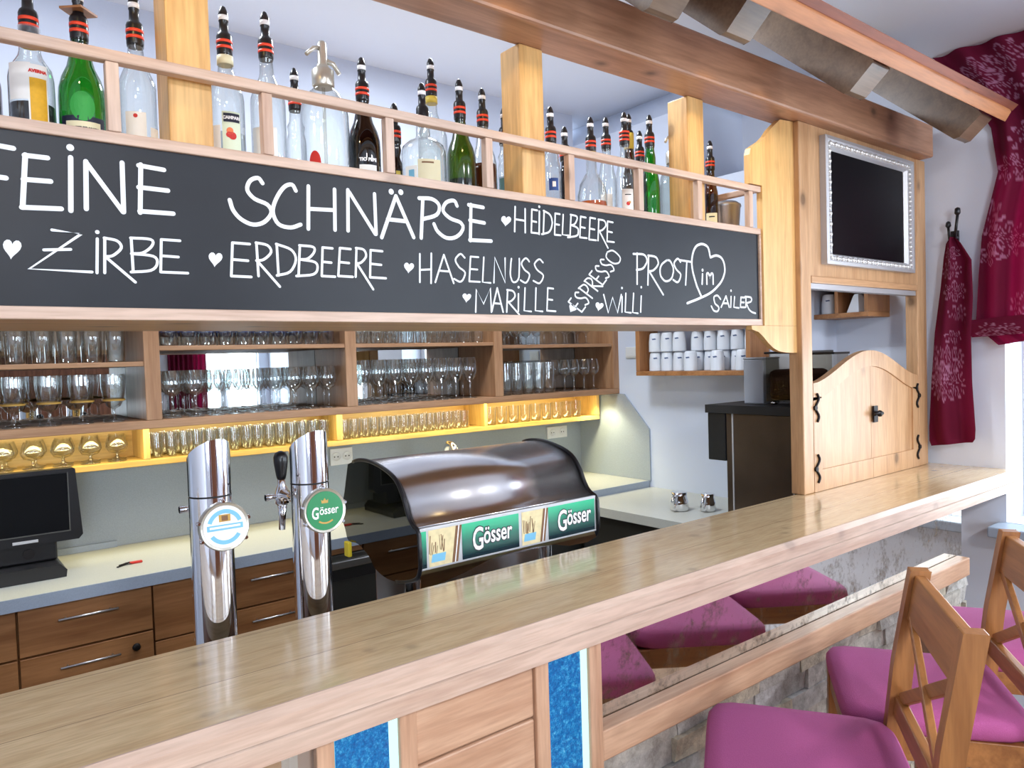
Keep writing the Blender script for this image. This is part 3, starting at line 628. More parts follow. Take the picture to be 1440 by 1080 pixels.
 ('PROST',0.006,[('L',[(1.624,1.8927),(1.621,1.8054)]),('L',[(1.608,1.8902),(1.62,1.8907),(1.632,1.8915),(1.644,1.8918),(1.653,1.8908),(1.659,1.8879),(1.663,1.8838),(1.665,1.879),(1.666,1.874),(1.664,1.8683),(1.659,1.8621),(1.654,1.8561),(1.648,1.8515),(1.641,1.8489),(1.635,1.8475),(1.627,1.8467),(1.62,1.8455)]),('L',[(1.673,1.8898),(1.667,1.8049)]),('L',[(1.671,1.8896),(1.68,1.8893),(1.689,1.8892),(1.698,1.8886),(1.705,1.8867),(1.71,1.8832),(1.713,1.8784),(1.715,1.8731),(1.715,1.8679),(1.711,1.8627),(1.706,1.8572),(1.699,1.8522),(1.693,1.8483),(1.687,1.8462),(1.682,1.8453),(1.677,1.8449),(1.672,1.8442)]),('L',[(1.674,1.8443),(1.734,1.7785)]),('L',[(1.755,1.8816),(1.747,1.8775),(1.74,1.8736),(1.733,1.8694),(1.728,1.8643),(1.724,1.8579),(1.722,1.8506),(1.722,1.8432),(1.723,1.8368),(1.726,1.831),(1.732,1.8256),(1.738,1.8213),(1.744,1.8189),(1.751,1.8187),(1.759,1.8202),(1.766,1.8231),(1.772,1.8272),(1.777,1.833),(1.78,1.8404),(1.783,1.8483),(1.783,1.8555),(1.782,1.8621),(1.778,1.8686),(1.774,1.8743),(1.77,1.8785),(1.767,1.8807),(1.763,1.8813),(1.759,1.8813),(1.755,1.8816)]),('L',[(1.817,1.8794),(1.814,1.8822),(1.811,1.8855),(1.807,1.8879),(1.804,1.8885),(1.799,1.8864),(1.794,1.8826),(1.789,1.878),(1.787,1.8735),(1.787,1.8692),(1.79,1.8646),(1.793,1.8601),(1.797,1.8558),(1.802,1.8522),(1.808,1.8489),(1.814,1.8455),(1.817,1.8414),(1.816,1.8355),(1.813,1.8285),(1.808,1.8221),(1.803,1.8182),(1.798,1.8177),(1.792,1.8194),(1.786,1.8221),(1.781,1.8243)]),('L',[(1.847,1.8806),(1.839,1.8116)]),('L',[(1.812,1.8849),(1.867,1.8826)])]),
 ('heart_outline',0.0075,[('L',[(1.914,1.7799),(1.907,1.7896),(1.901,1.799),(1.894,1.8089),(1.889,1.8201),(1.883,1.8333),(1.877,1.8478),(1.873,1.8625),(1.871,1.8763),(1.872,1.8894),(1.875,1.9024),(1.88,1.9141),(1.886,1.9236),(1.893,1.9306),(1.901,1.9356),(1.911,1.9388),(1.919,1.9407),(1.928,1.9411),(1.937,1.9399),(1.946,1.9373),(1.953,1.9332),(1.957,1.9271),(1.96,1.9192),(1.962,1.9107),(1.965,1.9024)]),('L',[(1.965,1.9024),(1.973,1.9048),(1.981,1.9074),(1.989,1.9095),(1.997,1.9102),(2.005,1.9095),(2.013,1.9078),(2.021,1.9047),(2.027,1.9003),(2.032,1.8941),(2.036,1.8862),(2.038,1.8775),(2.039,1.8687),(2.038,1.86),(2.034,1.8508),(2.029,1.8415),(2.022,1.8323),(2.012,1.8228),(1.999,1.8131),(1.985,1.8038),(1.971,1.7958),(1.957,1.7895),(1.943,1.7843),(1.929,1.7797),(1.913,1.775),(1.897,1.7701),(1.88,1.7653),(1.862,1.7607),(1.845,1.756)])]),
 ('im',0.0067,[('L',[(1.923,1.8479),(1.92,1.8173)]),('L',[(1.922,1.8602),(1.925,1.8603)]),('L',[(1.944,1.8182),(1.944,1.8266),(1.944,1.8354),(1.944,1.8432),(1.944,1.8489),(1.946,1.8518),(1.949,1.8526),(1.952,1.8521),(1.954,1.851),(1.955,1.8489),(1.957,1.8455),(1.958,1.842),(1.959,1.8396),(1.959,1.8385),(1.959,1.8381),(1.958,1.8385),(1.959,1.8396),(1.96,1.8421),(1.963,1.8458),(1.965,1.8494),(1.967,1.8517),(1.97,1.8526),(1.972,1.8528),(1.974,1.8517),(1.976,1.8487),(1.976,1.8433),(1.976,1.8357),(1.976,1.8274),(1.976,1.8195)])]),
 ('SAILER',0.0057,[('L',[(2.013,1.7727),(2.009,1.776),(2.005,1.7795),(2.001,1.7825),(1.997,1.7841),(1.992,1.784),(1.986,1.7828),(1.981,1.7806),(1.978,1.7777),(1.978,1.7736),(1.979,1.7684),(1.981,1.763),(1.983,1.7585),(1.988,1.7551),(1.994,1.7524),(1.999,1.7499),(2.002,1.7471),(2.003,1.7437),(2.002,1.7399),(1.999,1.7366),(1.996,1.7343),(1.992,1.7334),(1.987,1.7333),(1.982,1.7341),(1.977,1.7357),(1.973,1.7383),(1.97,1.7419),(1.967,1.7459),(1.964,1.7497)]),('L',[(2.042,1.7837),(2.015,1.7474)]),('L',[(2.042,1.7837),(2.058,1.7482)]),('L',[(2.025,1.7603),(2.052,1.7601)]),('L',[(2.069,1.7828),(2.066,1.7484)]),('L',[(2.068,1.8017),(2.071,1.8018)]),('L',[(2.088,1.7825),(2.083,1.7487),(2.11,1.7467)]),('L',[(2.123,1.7818),(2.119,1.7495)]),('L',[(2.123,1.7818),(2.144,1.7817)]),('L',[(2.121,1.7656),(2.14,1.7655)]),('L',[(2.119,1.7495),(2.144,1.7495)]),('L',[(2.151,1.7826),(2.149,1.7501)]),('L',[(2.147,1.7851),(2.155,1.7847),(2.164,1.7844),(2.173,1.7838),(2.179,1.7825),(2.182,1.7799),(2.183,1.7766),(2.182,1.7731),(2.18,1.7701),(2.175,1.768),(2.168,1.7664),(2.16,1.7649),(2.152,1.7633)]),('L',[(2.154,1.7625),(2.156,1.758),(2.159,1.7533),(2.162,1.749),(2.165,1.7451),(2.169,1.7419),(2.173,1.7391),(2.178,1.7368),(2.183,1.7348),(2.188,1.7334),(2.193,1.7324),(2.199,1.7316),(2.204,1.7307)])]),
 ('heart',0.0004,[('F',[(0.1321,1.8097),(0.1325,1.8111),(0.1342,1.8143),(0.1374,1.8168),(0.1411,1.8165),(0.1439,1.8131),(0.1445,1.808),(0.1425,1.8026),(0.1387,1.7977),(0.1344,1.7934),(0.1311,1.7896),(0.1294,1.7867),(0.129,1.7856),(0.1289,1.7867),(0.128,1.7898),(0.1256,1.7939),(0.1225,1.7986),(0.12,1.8037),(0.1195,1.8092),(0.1214,1.8142),(0.1249,1.8172),(0.1286,1.8171),(0.1311,1.8144),(0.132,1.8111)])]),
 ('heart',0.0005,[('F',[(0.4506,1.8112),(0.451,1.8124),(0.4527,1.8152),(0.4559,1.8173),(0.4597,1.8171),(0.4625,1.8142),(0.4632,1.8097),(0.4612,1.805),(0.4574,1.8008),(0.4531,1.7971),(0.4498,1.7937),(0.448,1.7912),(0.4477,1.7903),(0.4476,1.7913),(0.4466,1.7939),(0.4442,1.7975),(0.4411,1.8016),(0.4385,1.806),(0.4379,1.8107),(0.4398,1.815),(0.4433,1.8177),(0.447,1.8176),(0.4496,1.8153),(0.4506,1.8124)])]),
 ('heart',0.0007,[('F',[(1.15,1.9465),(1.151,1.9477),(1.153,1.9504),(1.157,1.9526),(1.161,1.9526),(1.165,1.95),(1.166,1.9458),(1.164,1.9413),(1.159,1.9371),(1.154,1.9333),(1.149,1.93),(1.147,1.9275),(1.147,1.9266),(1.147,1.9275),(1.146,1.93),(1.143,1.9332),(1.139,1.9369),(1.135,1.9409),(1.135,1.9454),(1.137,1.9495),(1.141,1.9522),(1.146,1.9524),(1.149,1.9503),(1.15,1.9477)])]),
 ('heart',0.0006,[('F',[(0.87,1.817),(0.8704,1.8181),(0.8722,1.8204),(0.8754,1.8223),(0.8792,1.8221),(0.8821,1.8196),(0.8828,1.8158),(0.8809,1.8118),(0.8771,1.8081),(0.8727,1.8049),(0.8693,1.802),(0.8676,1.7999),(0.8672,1.799),(0.8671,1.7999),(0.8661,1.8022),(0.8636,1.8052),(0.8604,1.8087),(0.8577,1.8125),(0.8571,1.8166),(0.8589,1.8203),(0.8625,1.8226),(0.8663,1.8226),(0.869,1.8205),(0.87,1.8181)])]),
 ('heart',0.0006,[('F',[(1.025,1.7542),(1.025,1.7551),(1.027,1.7572),(1.03,1.7588),(1.034,1.7586),(1.037,1.7563),(1.037,1.7528),(1.035,1.7492),(1.032,1.746),(1.028,1.7431),(1.024,1.7406),(1.023,1.7386),(1.022,1.7379),(1.022,1.7387),(1.021,1.7407),(1.019,1.7436),(1.016,1.7468),(1.013,1.7504),(1.012,1.7541),(1.014,1.7574),(1.018,1.7594),(1.021,1.7593),(1.024,1.7574),(1.025,1.7552)])]),
 ('heart',0.0007,[('F',[(1.369,1.7356),(1.369,1.7364),(1.372,1.7379),(1.377,1.7385),(1.38,1.737),(1.382,1.7337),(1.381,1.73),(1.377,1.727),(1.371,1.725),(1.365,1.7236),(1.36,1.7222),(1.357,1.7208),(1.357,1.7202),(1.357,1.721),(1.357,1.7234),(1.356,1.7271),(1.355,1.7314),(1.354,1.7358),(1.355,1.7398),(1.359,1.7425),(1.364,1.7433),(1.368,1.7419),(1.369,1.7392),(1.369,1.7366)])]),
 ('heart',0.0007,[('F',[(1.467,1.7431),(1.468,1.7441),(1.47,1.7463),(1.474,1.7477),(1.479,1.7471),(1.482,1.7443),(1.482,1.7404),(1.479,1.7367),(1.474,1.7335),(1.469,1.7308),(1.464,1.7283),(1.462,1.7263),(1.461,1.7256),(1.461,1.7264),(1.46,1.7288),(1.458,1.7321),(1.454,1.736),(1.452,1.74),(1.452,1.7442),(1.454,1.7477),(1.459,1.7495),(1.463,1.749),(1.466,1.7467),(1.467,1.7442)])]),
]


def part(name, mb, m, parent, **kw):
    """a part given in room coordinates, kept where it is under its thing"""
    o = obj(name, mb, m, parent, **kw)
    if parent.type == 'EMPTY' or parent.location.length > 0:
        o.matrix_parent_inverse = Matrix.Translation(-parent.location)
    return o


def flat_text(name, s, size, m, parent, org, ux=(1, 0, 0), uy=(0, 0, 1), bold=0.0, slant=0.0, label=None, sx=1.0, sy=1.0):
    vs, fs = text_shape(s, size, bold)
    vs = [(a * sx, b * sy) for a, b in vs]
    O_, U, V = Vector(org), Vector(ux), Vector(uy)
    mb = MB()
    mb.add([O_ + U * (a + slant * b) + V * b for a, b in vs], fs)
    o = part(name, mb, m, parent)
    if label:
        o['label'] = label
    return o


# ================================================================ the room
RX = 3.485
BY = 3.043
struct(obj('floor', MB().box(-2.6, RX + 0.3, -3.2, BY + 0.2, -0.1, 0.0), 'floor_wood'), 'wooden plank floor of the guest room')
struct(obj('ceiling', MB().box(-2.6, RX + 0.3, -3.2, 1.56, 2.83, 2.97).box(-2.6, RX + 0.3, 1.56, BY + 0.2, 2.946, 3.08), 'ceiling_paint'), 'white painted ceiling stepping up above the bar')
wb = MB().box(-2.6, 2.916, BY, BY + 0.2, 0, 2.946)
struct(obj('wall_back', wb, 'plaster_bar'), 'pale plaster wall behind the glass shelves')
# niche block beside the back bar, its upper walls and cove
nb = MB().box(2.916, RX, 1.84, 2.34, 0, 2.41)
nb.box(2.916, RX + 0.3, 2.34, BY + 0.2, 0, 2.775)
nb.prism([(2.916, 2.775), (3.10, 2.946), (RX + 0.3, 2.946), (RX + 0.3, 2.775)], 2.34, BY + 0.2, 'y')
struct(obj('wall_niche', nb, 'plaster_bar'), 'white plaster wall at the right end of the back bar')
# right wall with two window openings
w = MB()
WZ0, WZ1 = 0.87, 2.32
for y0, y1, z0, z1 in ((1.126, 2.34, 0, 2.95), (0.1, 1.126, 0, WZ0), (0.1, 1.126, WZ1, 2.95), (-0.7, 0.1, 0, 2.95), (-2.3, -0.7, 0, WZ0), (-2.3, -0.7, WZ1, 2.95), (-3.2, -2.3, 0, 2.95)):
    w.box(RX, RX + 0.3, y0, y1, z0, z1)
struct(obj('wall_right', w, 'plaster'), 'white plaster wall with the window beside the bar')
w = MB()
for x0, x1, z0, z1 in ((-2.6, -1.9, 0, 2.95), (-1.9, -0.3, 0, WZ0), (-1.9, -0.3, WZ1, 2.95), (-0.3, 2.6, 0, 2.95), (2.6, 3.36, 0, WZ0), (2.6, 3.36, WZ1, 2.95), (3.36, RX + 0.3, 0, 2.95)):
    w.box(x0, x1, -3.5, -3.2, z0, z1)
struct(obj('wall_front', w, 'plaster'), 'white wall of the guest room facing the bar')
struct(obj('wall_left', MB().box(-2.8, -2.6, -3.5, BY + 0.2, 0, 3.0), 'plaster'), 'white wall at the left end of the guest room')


def window(name, a0, a1, at, axis):
    t = empty(name, (at, (a0 + a1) / 2, WZ0) if axis == 'x' else ((a0 + a1) / 2, at, WZ0))
    t['kind'] = 'structure'
    f, g = MB(), MB()

    def bx(m, u0, u1, z0, z1, t0, t1):
        if axis == 'x':
            m.box(t0, t1, u0, u1, z0, z1)
        else:
            m.box(u0, u1, t0, t1, z0, z1)
    s0, s1 = (at, at + 0.06)
    mid = (a0 + a1) / 2
    for u0, u1, z0, z1 in ((a0, a0 + 0.07, WZ0 + 0.07, WZ1 - 0.07), (a1 - 0.07, a1, WZ0 + 0.07, WZ1 - 0.07), (mid - 0.05, mid + 0.05, WZ0 + 0.07, WZ1 - 0.07), (a0, a1, WZ0, WZ0 + 0.07), (a0, a1, WZ1 - 0.07, WZ1)):
        bx(f, u0, u1, z0, z1, s0, s1)
    bx(g, a0 + 0.06, a1 - 0.06, WZ0 + 0.06, WZ1 - 0.06, at + 0.026, at + 0.032)
    part('window_frame', f, 'window_white', t, bevel=0.004)
    part('pane', g, 'window_glass', t)
    return t


window('window_1', 0.1, 1.126, RX + 0.2, 'x')
window('window_2', -2.3, -0.7, RX + 0.2, 'x')
window('window_3', -1.9, -0.3, -3.42, 'y')
window('window_4', 2.6, 3.36, -3.42, 'y')
struct(obj('trim_4', MB().box(0.1, 2.2, -3.1995, -3.17, 0.0, 2.05), 'wall_panel_wood'), 'brown wooden wall panelling opposite the bar')
sl = MB().box(RX - 0.13, RX + 0.2, -0.1, 1.155, 0.825, 0.868)
struct(obj('trim_1', sl, 'worktop_edge', bevel=0.006), 'grey stone sill below the right window')
# curtains of the front windows (seen in the mirrors)


# ================================================================ the bar counter
bc = tag(empty('bar_counter', (1.2, 1.25, 0)), 'long light wooden bar counter with stone, mirror and blue lit glass front', 'bar counter')
ct = MB()
ct.prism([(1.085, 1.0485), (1.085, 1.077), (1.098, 1.09), (1.441, 1.09), (1.441, 1.0485)], -1.4, RX, 'x')
part('counter_underside', MB().box(-1.4, RX, 1.1005, 1.43, 1.009, 1.0484), 'larch_x', bc) if False else None
part('countertop', ct, 'counter_wood', bc)
fm = MB().prism([(1.0835, 1.0485), (1.0835, 1.078), (1.0965, 1.0905), (1.10, 1.0905), (1.10, 1.0485)], -1.4, RX, 'x')
part('front_edge', fm, 'larch_x', bc)
part('edge_apron', MB().prism([(1.088, 1.009), (1.088, 1.042), (1.094, 1.0485), (1.10, 1.0485), (1.10, 1.009)], -1.4, RX, 'x'), 'larch_x', bc)
part('counter_body', MB().box(-1.4, 3.10, 1.165, 1.43, 0.0, 1.0485), 'oak_x', bc)
# stone cladding: rows of split slate of uneven depth
st = MB()
z = 0.0
row = 0
while z < 0.745:
    h = random.choice((0.045, 0.055, 0.07, 0.06))
    z1 = min(z + h, 0.748)
    x = -1.4 - random.random() * 0.2
    while x < 3.10:
        L = random.uniform(0.10, 0.26)
        x1 = min(x + L, 3.10)
        y = 1.150 - random.uniform(0, 0.02)
        a, b, c_, d = [random.uniform(-0.006, 0.006) for _ in range(4)]
        X0, X1, Z0, Z1 = max(x, -1.4) + 0.001, x1 - 0.001, z + 0.001, z1 - 0.001
        vs = [(X0, 1.166, Z0), (X1, 1.166, Z0), (X1, 1.166, Z1), (X0, 1.166, Z1), (X0, y + a, Z0), (X1, y + b, Z0), (X1, y + c_, Z1), (X0, y + d, Z1)]
        st.add(vs, [(4, 5, 6, 7), (0, 4, 7, 3), (1, 2, 6, 5), (3, 7, 6, 2), (0, 1, 5, 4)])
        x = x1
    z = z1
part('stone_cladding', st, 'stone', bc)
for x0, x1 in ((1.0995, 3.09), (-1.4, 0.440)):
    part('mirror_panel', MB().box(x0, x1, 1.150, 1.164, 0.75, 1.03), 'antique_mirror', bc)
    part('foot_ledge', MB().box(x0, x1 - 0.045 if x1 > 1 else x1, 1.105, 1.1495, 0.745, 0.811), 'larch_shaded_x', bc, bevel=0.003)
for x0, x1 in ((0.466, 0.497), (0.615, 0.649), (0.918, 0.952), (1.063, 1.099)):
    part('front_post', MB().box(x0, x1, 1.102, 1.164, 0.0, 1.0085), 'larch_shaded_z', bc, bevel=0.003)
part('corner_strip', MB().box(0.440, 0.466, 1.115, 1.164, 0.0, 1.0085), 'steel', bc)
pn = MB()
for z0, z1 in ((0.02, 0.31), (0.314, 0.605), (0.609, 0.897), (0.901, 1.0085)):
    pn.box(0.649, 0.918, 1.110, 1.164, z0, z1)
part('front_panel', pn, 'larch_shaded_x', bc, bevel=0.004)
for x0, x1 in ((0.497, 0.615), (0.952, 1.063)):
    p_ = part('lit_glass_panel', MB().box(x0, x1 - 0.016, 1.113, 1.15, 0.04, 1.0085), 'blue_glass_panel', bc)
    p_['label'] = 'blue crackle glass panel lit from its edges'
    part('led_strip', MB().box(x1 - 0.016, x1, 1.110, 1.15, 0.04, 1.0085), 'led_white', p_)
    part('led_strip', MB().box(x0, x0 + 0.003, 1.110, 1.15, 0.04, 1.0085), 'led_cyan', p_)

# ================================================================ beam, posts and eave of the bar roof
tag(obj('timber_beam', MB().box(-1.2, 3.41, 1.36, 1.492, 2.402, 2.537), 'beam_wood', bevel=0.008), 'long thick wooden beam above the bar resting on the posts', 'beam')
for (x0, x1), lb in zip(((0.387, 0.466), (1.230, 1.309), (1.902, 1.982)), ('square pine post between the clear bottles, leftmost of the three', 'square pine post in the middle above the chalkboard', 'square pine post beside the ribbed soda siphon near the screen')):
    tag(obj('timber_post', MB().box(x0, x1, 1.47, 1.549, 2.0005, 2.4015), 'pine_z', bevel=0.004), lb, 'post', 'posts carrying the beam above the bottle shelf')
RAF = (2.985, 2.19, 1.585, 1.30)
RLB = ('rightmost wooden roof rafter above the screen, ending nearest the curtain', 'second wooden roof rafter from the right, above the shaped end panel', 'third wooden roof rafter from the right, half hidden by the eave', 'leftmost visible wooden roof rafter at the top edge of the picture')
SL = 0.885
for x0, lb, dz in zip(RAF, RLB, (0, 0.006, 0.03, 0.012)):
    def zz(y):
        return 2.34 + dz + (y - 1.107) * SL
    ux, uz = -0.663, 0.749
    hh = 0.115
    poly = [(1.107 - 0.004, zz(1.107) + 0.016), (1.122, zz(1.122)), (1.355 + 0.0, zz(1.355)), (1.50, zz(1.50) + 0.0), (1.72, zz(1.72)), (1.72 + ux * hh, zz(1.72) + uz * hh), (1.107 + ux * hh + 0.012, zz(1.107) + uz * hh + 0.010), (1.107 + ux * hh, zz(1.107) + uz * hh - 0.006)]
    tag(obj('roof_rafter', MB().prism(poly, x0, x0 + 0.10, 'x'), 'rafter_wood', bevel=0.006), lb, 'rafter', 'rafters of the small roof over the bar')
# eave board lies on the rafter heads
tag(obj('eave_board', MB().prism([(1.000, 2.405), (0.980, 2.437), (0.998, 2.475), (1.022, 2.470), (1.028, 2.438)], 0.1, 3.115, 'x'), 'eave_wood', bevel=0.003), 'orange brown eave board along the front of the bar roof', 'board')
tag(obj('roof_edging', MB().prism([(0.965, 2.462), (0.995, 2.480), (1.16, 2.632), (1.175, 2.616), (1.02, 2.474), (0.985, 2.444)], 0.1, 3.14, 'x'), 'eave_top_wood', bevel=0.003), 'reddish wooden roof edging on top of the eave board', 'roof edge')

# ================================================================ bottle shelf, chalkboard, gallery rail
sh = tag(empty('bottle_shelf', (0.8, 1.64, 1.69)), 'wooden box shelf that carries the bottles behind the chalkboard', 'shelf')
part('shelf_bottom', MB().box(-1.2, 2.43, 1.452, 1.836, 1.69, 1.712), 'hatch_x', sh)
part('shelf_top', MB().box(-1.2, 2.43, 1.452, 1.836, 1.978, 2.0), 'larch_x', sh)
part('shelf_back', MB().box(-1.2, 2.43, 1.816, 1.836, 1.712, 1.978), 'larch_x', sh)
cb = tag(empty('chalkboard', (0.8, 1.447, 1.69)), 'long black chalkboard with white handwritten list of schnapps', 'chalkboard')
part('board', MB().box(-1.2, 2.226, 1.4435, 1.452, 1.705, 2.0), 'slate_board', cb)
fr = MB().box(-1.2, 2.236, 1.436, 1.4518, 1.994, 2.014).box(-1.2, 2.236, 1.436, 1.4518, 1.6895, 1.711).box(2.226, 2.236, 1.436, 1.4518, 1.711, 1.994)
part('board_frame', fr, 'larch_x', cb, bevel=0.002)
for nm, wd, strokes in CHALK:
    mb = MB()
    zoff = 0.0
    for kind, pts in strokes:
        zoff += 0.00002
        yy = 1.4431 - zoff
        if kind == 'F':
            cx = sum(p[0] for p in pts) / len(pts)
            cz = sum(p[1] for p in pts) / len(pts)
            n = len(pts)
            mb.add([(p[0], yy, p[1]) for p in pts] + [(cx, yy, cz)], [(i, (i + 1) % n, n) for i in range(n)])
            continue
        if max(math.hypot(p[0] - pts[0][0], p[1] - pts[0][1]) for p in pts) < wd:
            cx, cz = (pts[0][0] + pts[-1][0]) / 2, (pts[0][1] + pts[-1][1]) / 2
            mb.add([(cx + wd * 0.72 * math.cos(2 * PI * k / 16), yy - 0.00002, cz + wd * 0.72 * math.sin(2 * PI * k / 16)) for k in range(16)], [tuple(range(16))])
            continue
        h = wd / 2
        L, R_ = [], []
        for i, p in enumerate(pts):
            a = pts[max(i - 1, 0)]
            b = pts[min(i + 1, len(pts) - 1)]
            dx, dz = b[0] - a[0], b[1] - a[1]
            l = math.hypot(dx, dz) or 1e-6
            nx, nz = -dz / l * h, dx / l * h
            L.append((p[0] + nx, yy, p[1] + nz))
            R_.append((p[0] - nx, yy, p[1] - nz))
        n = len(pts)
        mb.add(L + R_, [(i, i + 1, n + i + 1, n + i) for i in range(n - 1)])
        for p in (pts[0], pts[-1]):
            mb.add([(p[0] + h * math.cos(2 * PI * k / 10), yy - 0.00001, p[1] + h * math.sin(2 * PI * k / 10)) for k in range(10)], [tuple(range(10))])
    part('chalk_heart' if nm.startswith('heart') else 'chalk_lettering', mb, 'chalk_paint', cb)
gr = tag(empty('gallery_rail', (0.8, 1.445, 2.014)), 'thin wooden gallery rail with short balusters in front of the bottles', 'rail')
part('top_rail', MB().box(-1.2, 2.236, 1.434, 1.458, 2.134, 2.154), 'larch_x', gr, bevel=0.003)
part('side_rail', MB().box(2.216, 2.236, 1.4585, 1.80, 2.134, 2.154), 'larch_y', gr, bevel=0.003)
k = -5
while True:
    x = 0.2885 + 0.2705 * k
    k += 1
    if x > 2.25:
        break
    part('baluster', MB().box(x - 0.0105, x + 0.0105, 1.436, 1.456, 2.0145, 2.1335), 'larch_z', gr, bevel=0.002)

# ================================================================ hatch unit with screen panel and doors
hu = tag(empty('hatch_unit', (2.94, 1.44, 1.09)), 'tall pine hatch frame with arched double doors standing on the bar', 'hatch')
part('left_stile', MB().box(2.434, 2.502, 1.41, 1.462, 1.0905, 2.4015), 'hatch_z', hu, bevel=0.004)
part('right_stile', MB().box(3.357, 3.444, 1.41, 1.462, 1.0905, 2.4015), 'hatch_z', hu, bevel=0.004)
part('screen_board', MB().box(2.502, 3.357, 1.414, 1.462, 1.868, 2.4015), 'hatch_z', hu)
part('cross_rail', MB().box(2.502, 3.357, 1.408, 1.462, 1.842, 1.8675), 'hatch_x', hu, bevel=0.003)
part('lintel_strip', MB().box(2.502, 3.357, 1.418, 1.455, 1.822, 1.8415), 'silver_smooth', hu)
# shaped end panel between stile and chalkboard
cpts = [(2.434, 2.4015), (2.352, 2.395), (2.325, 2.376), (2.292, 2.352), (2.266, 2.325), (2.240, 2.306), (2.205, 2.288), (2.176, 2.272), (2.165, 2.250), (2.2365, 2.250), (2.2365, 1.6895), (2.162, 1.6885), (2.165, 1.676), (2.200, 1.668), (2.228, 1.652), (2.255, 1.632), (2.285, 1.614), (2.320, 1.602), (2.370, 1.596), (2.434, 1.594)]
pan = MB()
pan.prism([(2.434, 2.4015), (2.352, 2.395), (2.325, 2.376), (2.292, 2.352), (2.266, 2.325), (2.240, 2.306), (2.205, 2.288), (2.176, 2.272), (2.168, 2.250), (2.168, 2.156), (2.2365, 2.156), (2.434, 2.156)], 1.430, 1.4515, 'y')
pan.prism([(2.2365, 2.156), (2.2365, 1.6895), (2.434, 1.6895), (2.434, 2.156)], 1.430, 1.4515, 'y')
pan.prism([(2.160, 1.6888), (2.163, 1.676), (2.200, 1.668), (2.228, 1.652), (2.255, 1.632), (2.285, 1.614), (2.320, 1.602), (2.370, 1.596), (2.434, 1.594), (2.434, 1.6888)], 1.430, 1.4515, 'y')
ep = part('shaped_panel', pan, 'pine_z', hu)
ep['label'] = 'yellowish pine panel with curved outline beside the chalkboard'


def arch(x):
    t = max(-1.0, min(1.0, (x - 2.93) / 0.43))
    return 1.483 + 0.112 * (0.5 + 0.5 * math.cos(PI * t)) ** 0.85


for d, (x0, x1) in enumerate(((2.5035, 2.9405), (2.9425, 3.3555))):
    n = 24
    xs = [x0 + (x1 - x0) * i / n for i in range(n + 1)]
    door = part('hatch_door', MB().prism([(x0, 1.0915)] + [(x1, 1.0915)] + [(x, arch(x)) for x in reversed(xs)], 1.417, 1.436, 'y'), 'hatch_z', hu, bevel=0.002)
    rails = MB()
    rails.box(x0, x1, 1.4105, 1.4172, 1.0915, 1.168)
    xi = [x0 + (x1 - x0) * i / n for i in range(n + 1)]
    rails.prism([(x, arch(x) - 0.062) for x in xi] + [(x, arch(x)) for x in reversed(xi)], 1.4105, 1.4172, 'y')
    if d == 0:
        rails.box(x0, x0 + 0.055, 1.4105, 1.4172, 1.168, arch(x0) - 0.05)
    else:
        rails.box(x1 - 0.055, x1, 1.4105, 1.4172, 1.168, arch(x1) - 0.05)
    part('door_frame', rails, 'hatch_z', door)
    hx = 2.522 if d == 0 else 3.342
    sg = 1 if d == 0 else -1
    for hz in (1.395, 1.175):
        pts = []
        for i in range(17):
            t = i / 16.0
            pts.append((hx + sg * 0.011 * math.sin(t * 2 * PI * 1.5), 1.407, hz - 0.05 + 0.10 * t))
        hm = MB().tube(pts, 0.0045, 8)
        hm.lathe([(0.0075, 1.402), (0.0075, 1.410)], (hx + sg * 0.012, 0, hz), 10, axis='y') if False else None
        hm.lathe([(0.009, -0.004), (0.009, 0.004)], (hx - sg * 0.012, 1.407, hz - 0.0), 10, axis='y')
        part('hinge', hm, 'iron', door)
    if d == 1:
        km = MB()
        kx, kz = 2.962, 1.345
        km.box(kx - 0.018, kx + 0.014, 1.405, 1.4105, kz - 0.035, kz + 0.030)
        km.tube([(kx - 0.035, 1.398, kz - 0.002), (kx - 0.015, 1.392, kz + 0.004), (kx + 0.018, 1.390, kz)], 0.007, 8)
        km.lathe([(0.006, -0.01), (0.013, 0.0), (0.012, 0.008), (0.004, 0.012)], (kx, 1.394, kz), 12, axis='y')
        part('latch', km, 'iron', door)

tv = tag(empty('framed_screen', (2.93, 1.405, 2.14)), 'dark flat screen in an ornate silver frame on the hatch', 'screen')
FX0, FX1, FZ0, FZ1 = 2.578, 3.290, 1.912, 2.373
part('screen', MB().box(FX0 + 0.04, FX1 - 0.085, 1.400, 1.4135, FZ0 + 0.035, FZ1 - 0.05), 'screen_black', tv)
fmb = MB()


def moulding(m, rects, y0, y1):
    (a0, a1, b0, b1), (c0, c1, d0, d1) = rects
    o = [(a0, y0, b0), (a1, y0, b0), (a1, y0, b1), (a0, y0, b1)]
    i = [(c0, y1, d0), (c1, y1, d0), (c1, y1, d1), (c0, y1, d1)]
    m.add(o + i, [(k_, (k_ + 1) % 4, 4 + (k_ + 1) % 4, 4 + k_) for k_ in range(4)])


R0 = (FX0, FX1, FZ0, FZ1)


def inset(d):
    return (FX0 + d, FX1 - d * 1.7, FZ0 + d * 0.9, FZ1 - d * 1.15)


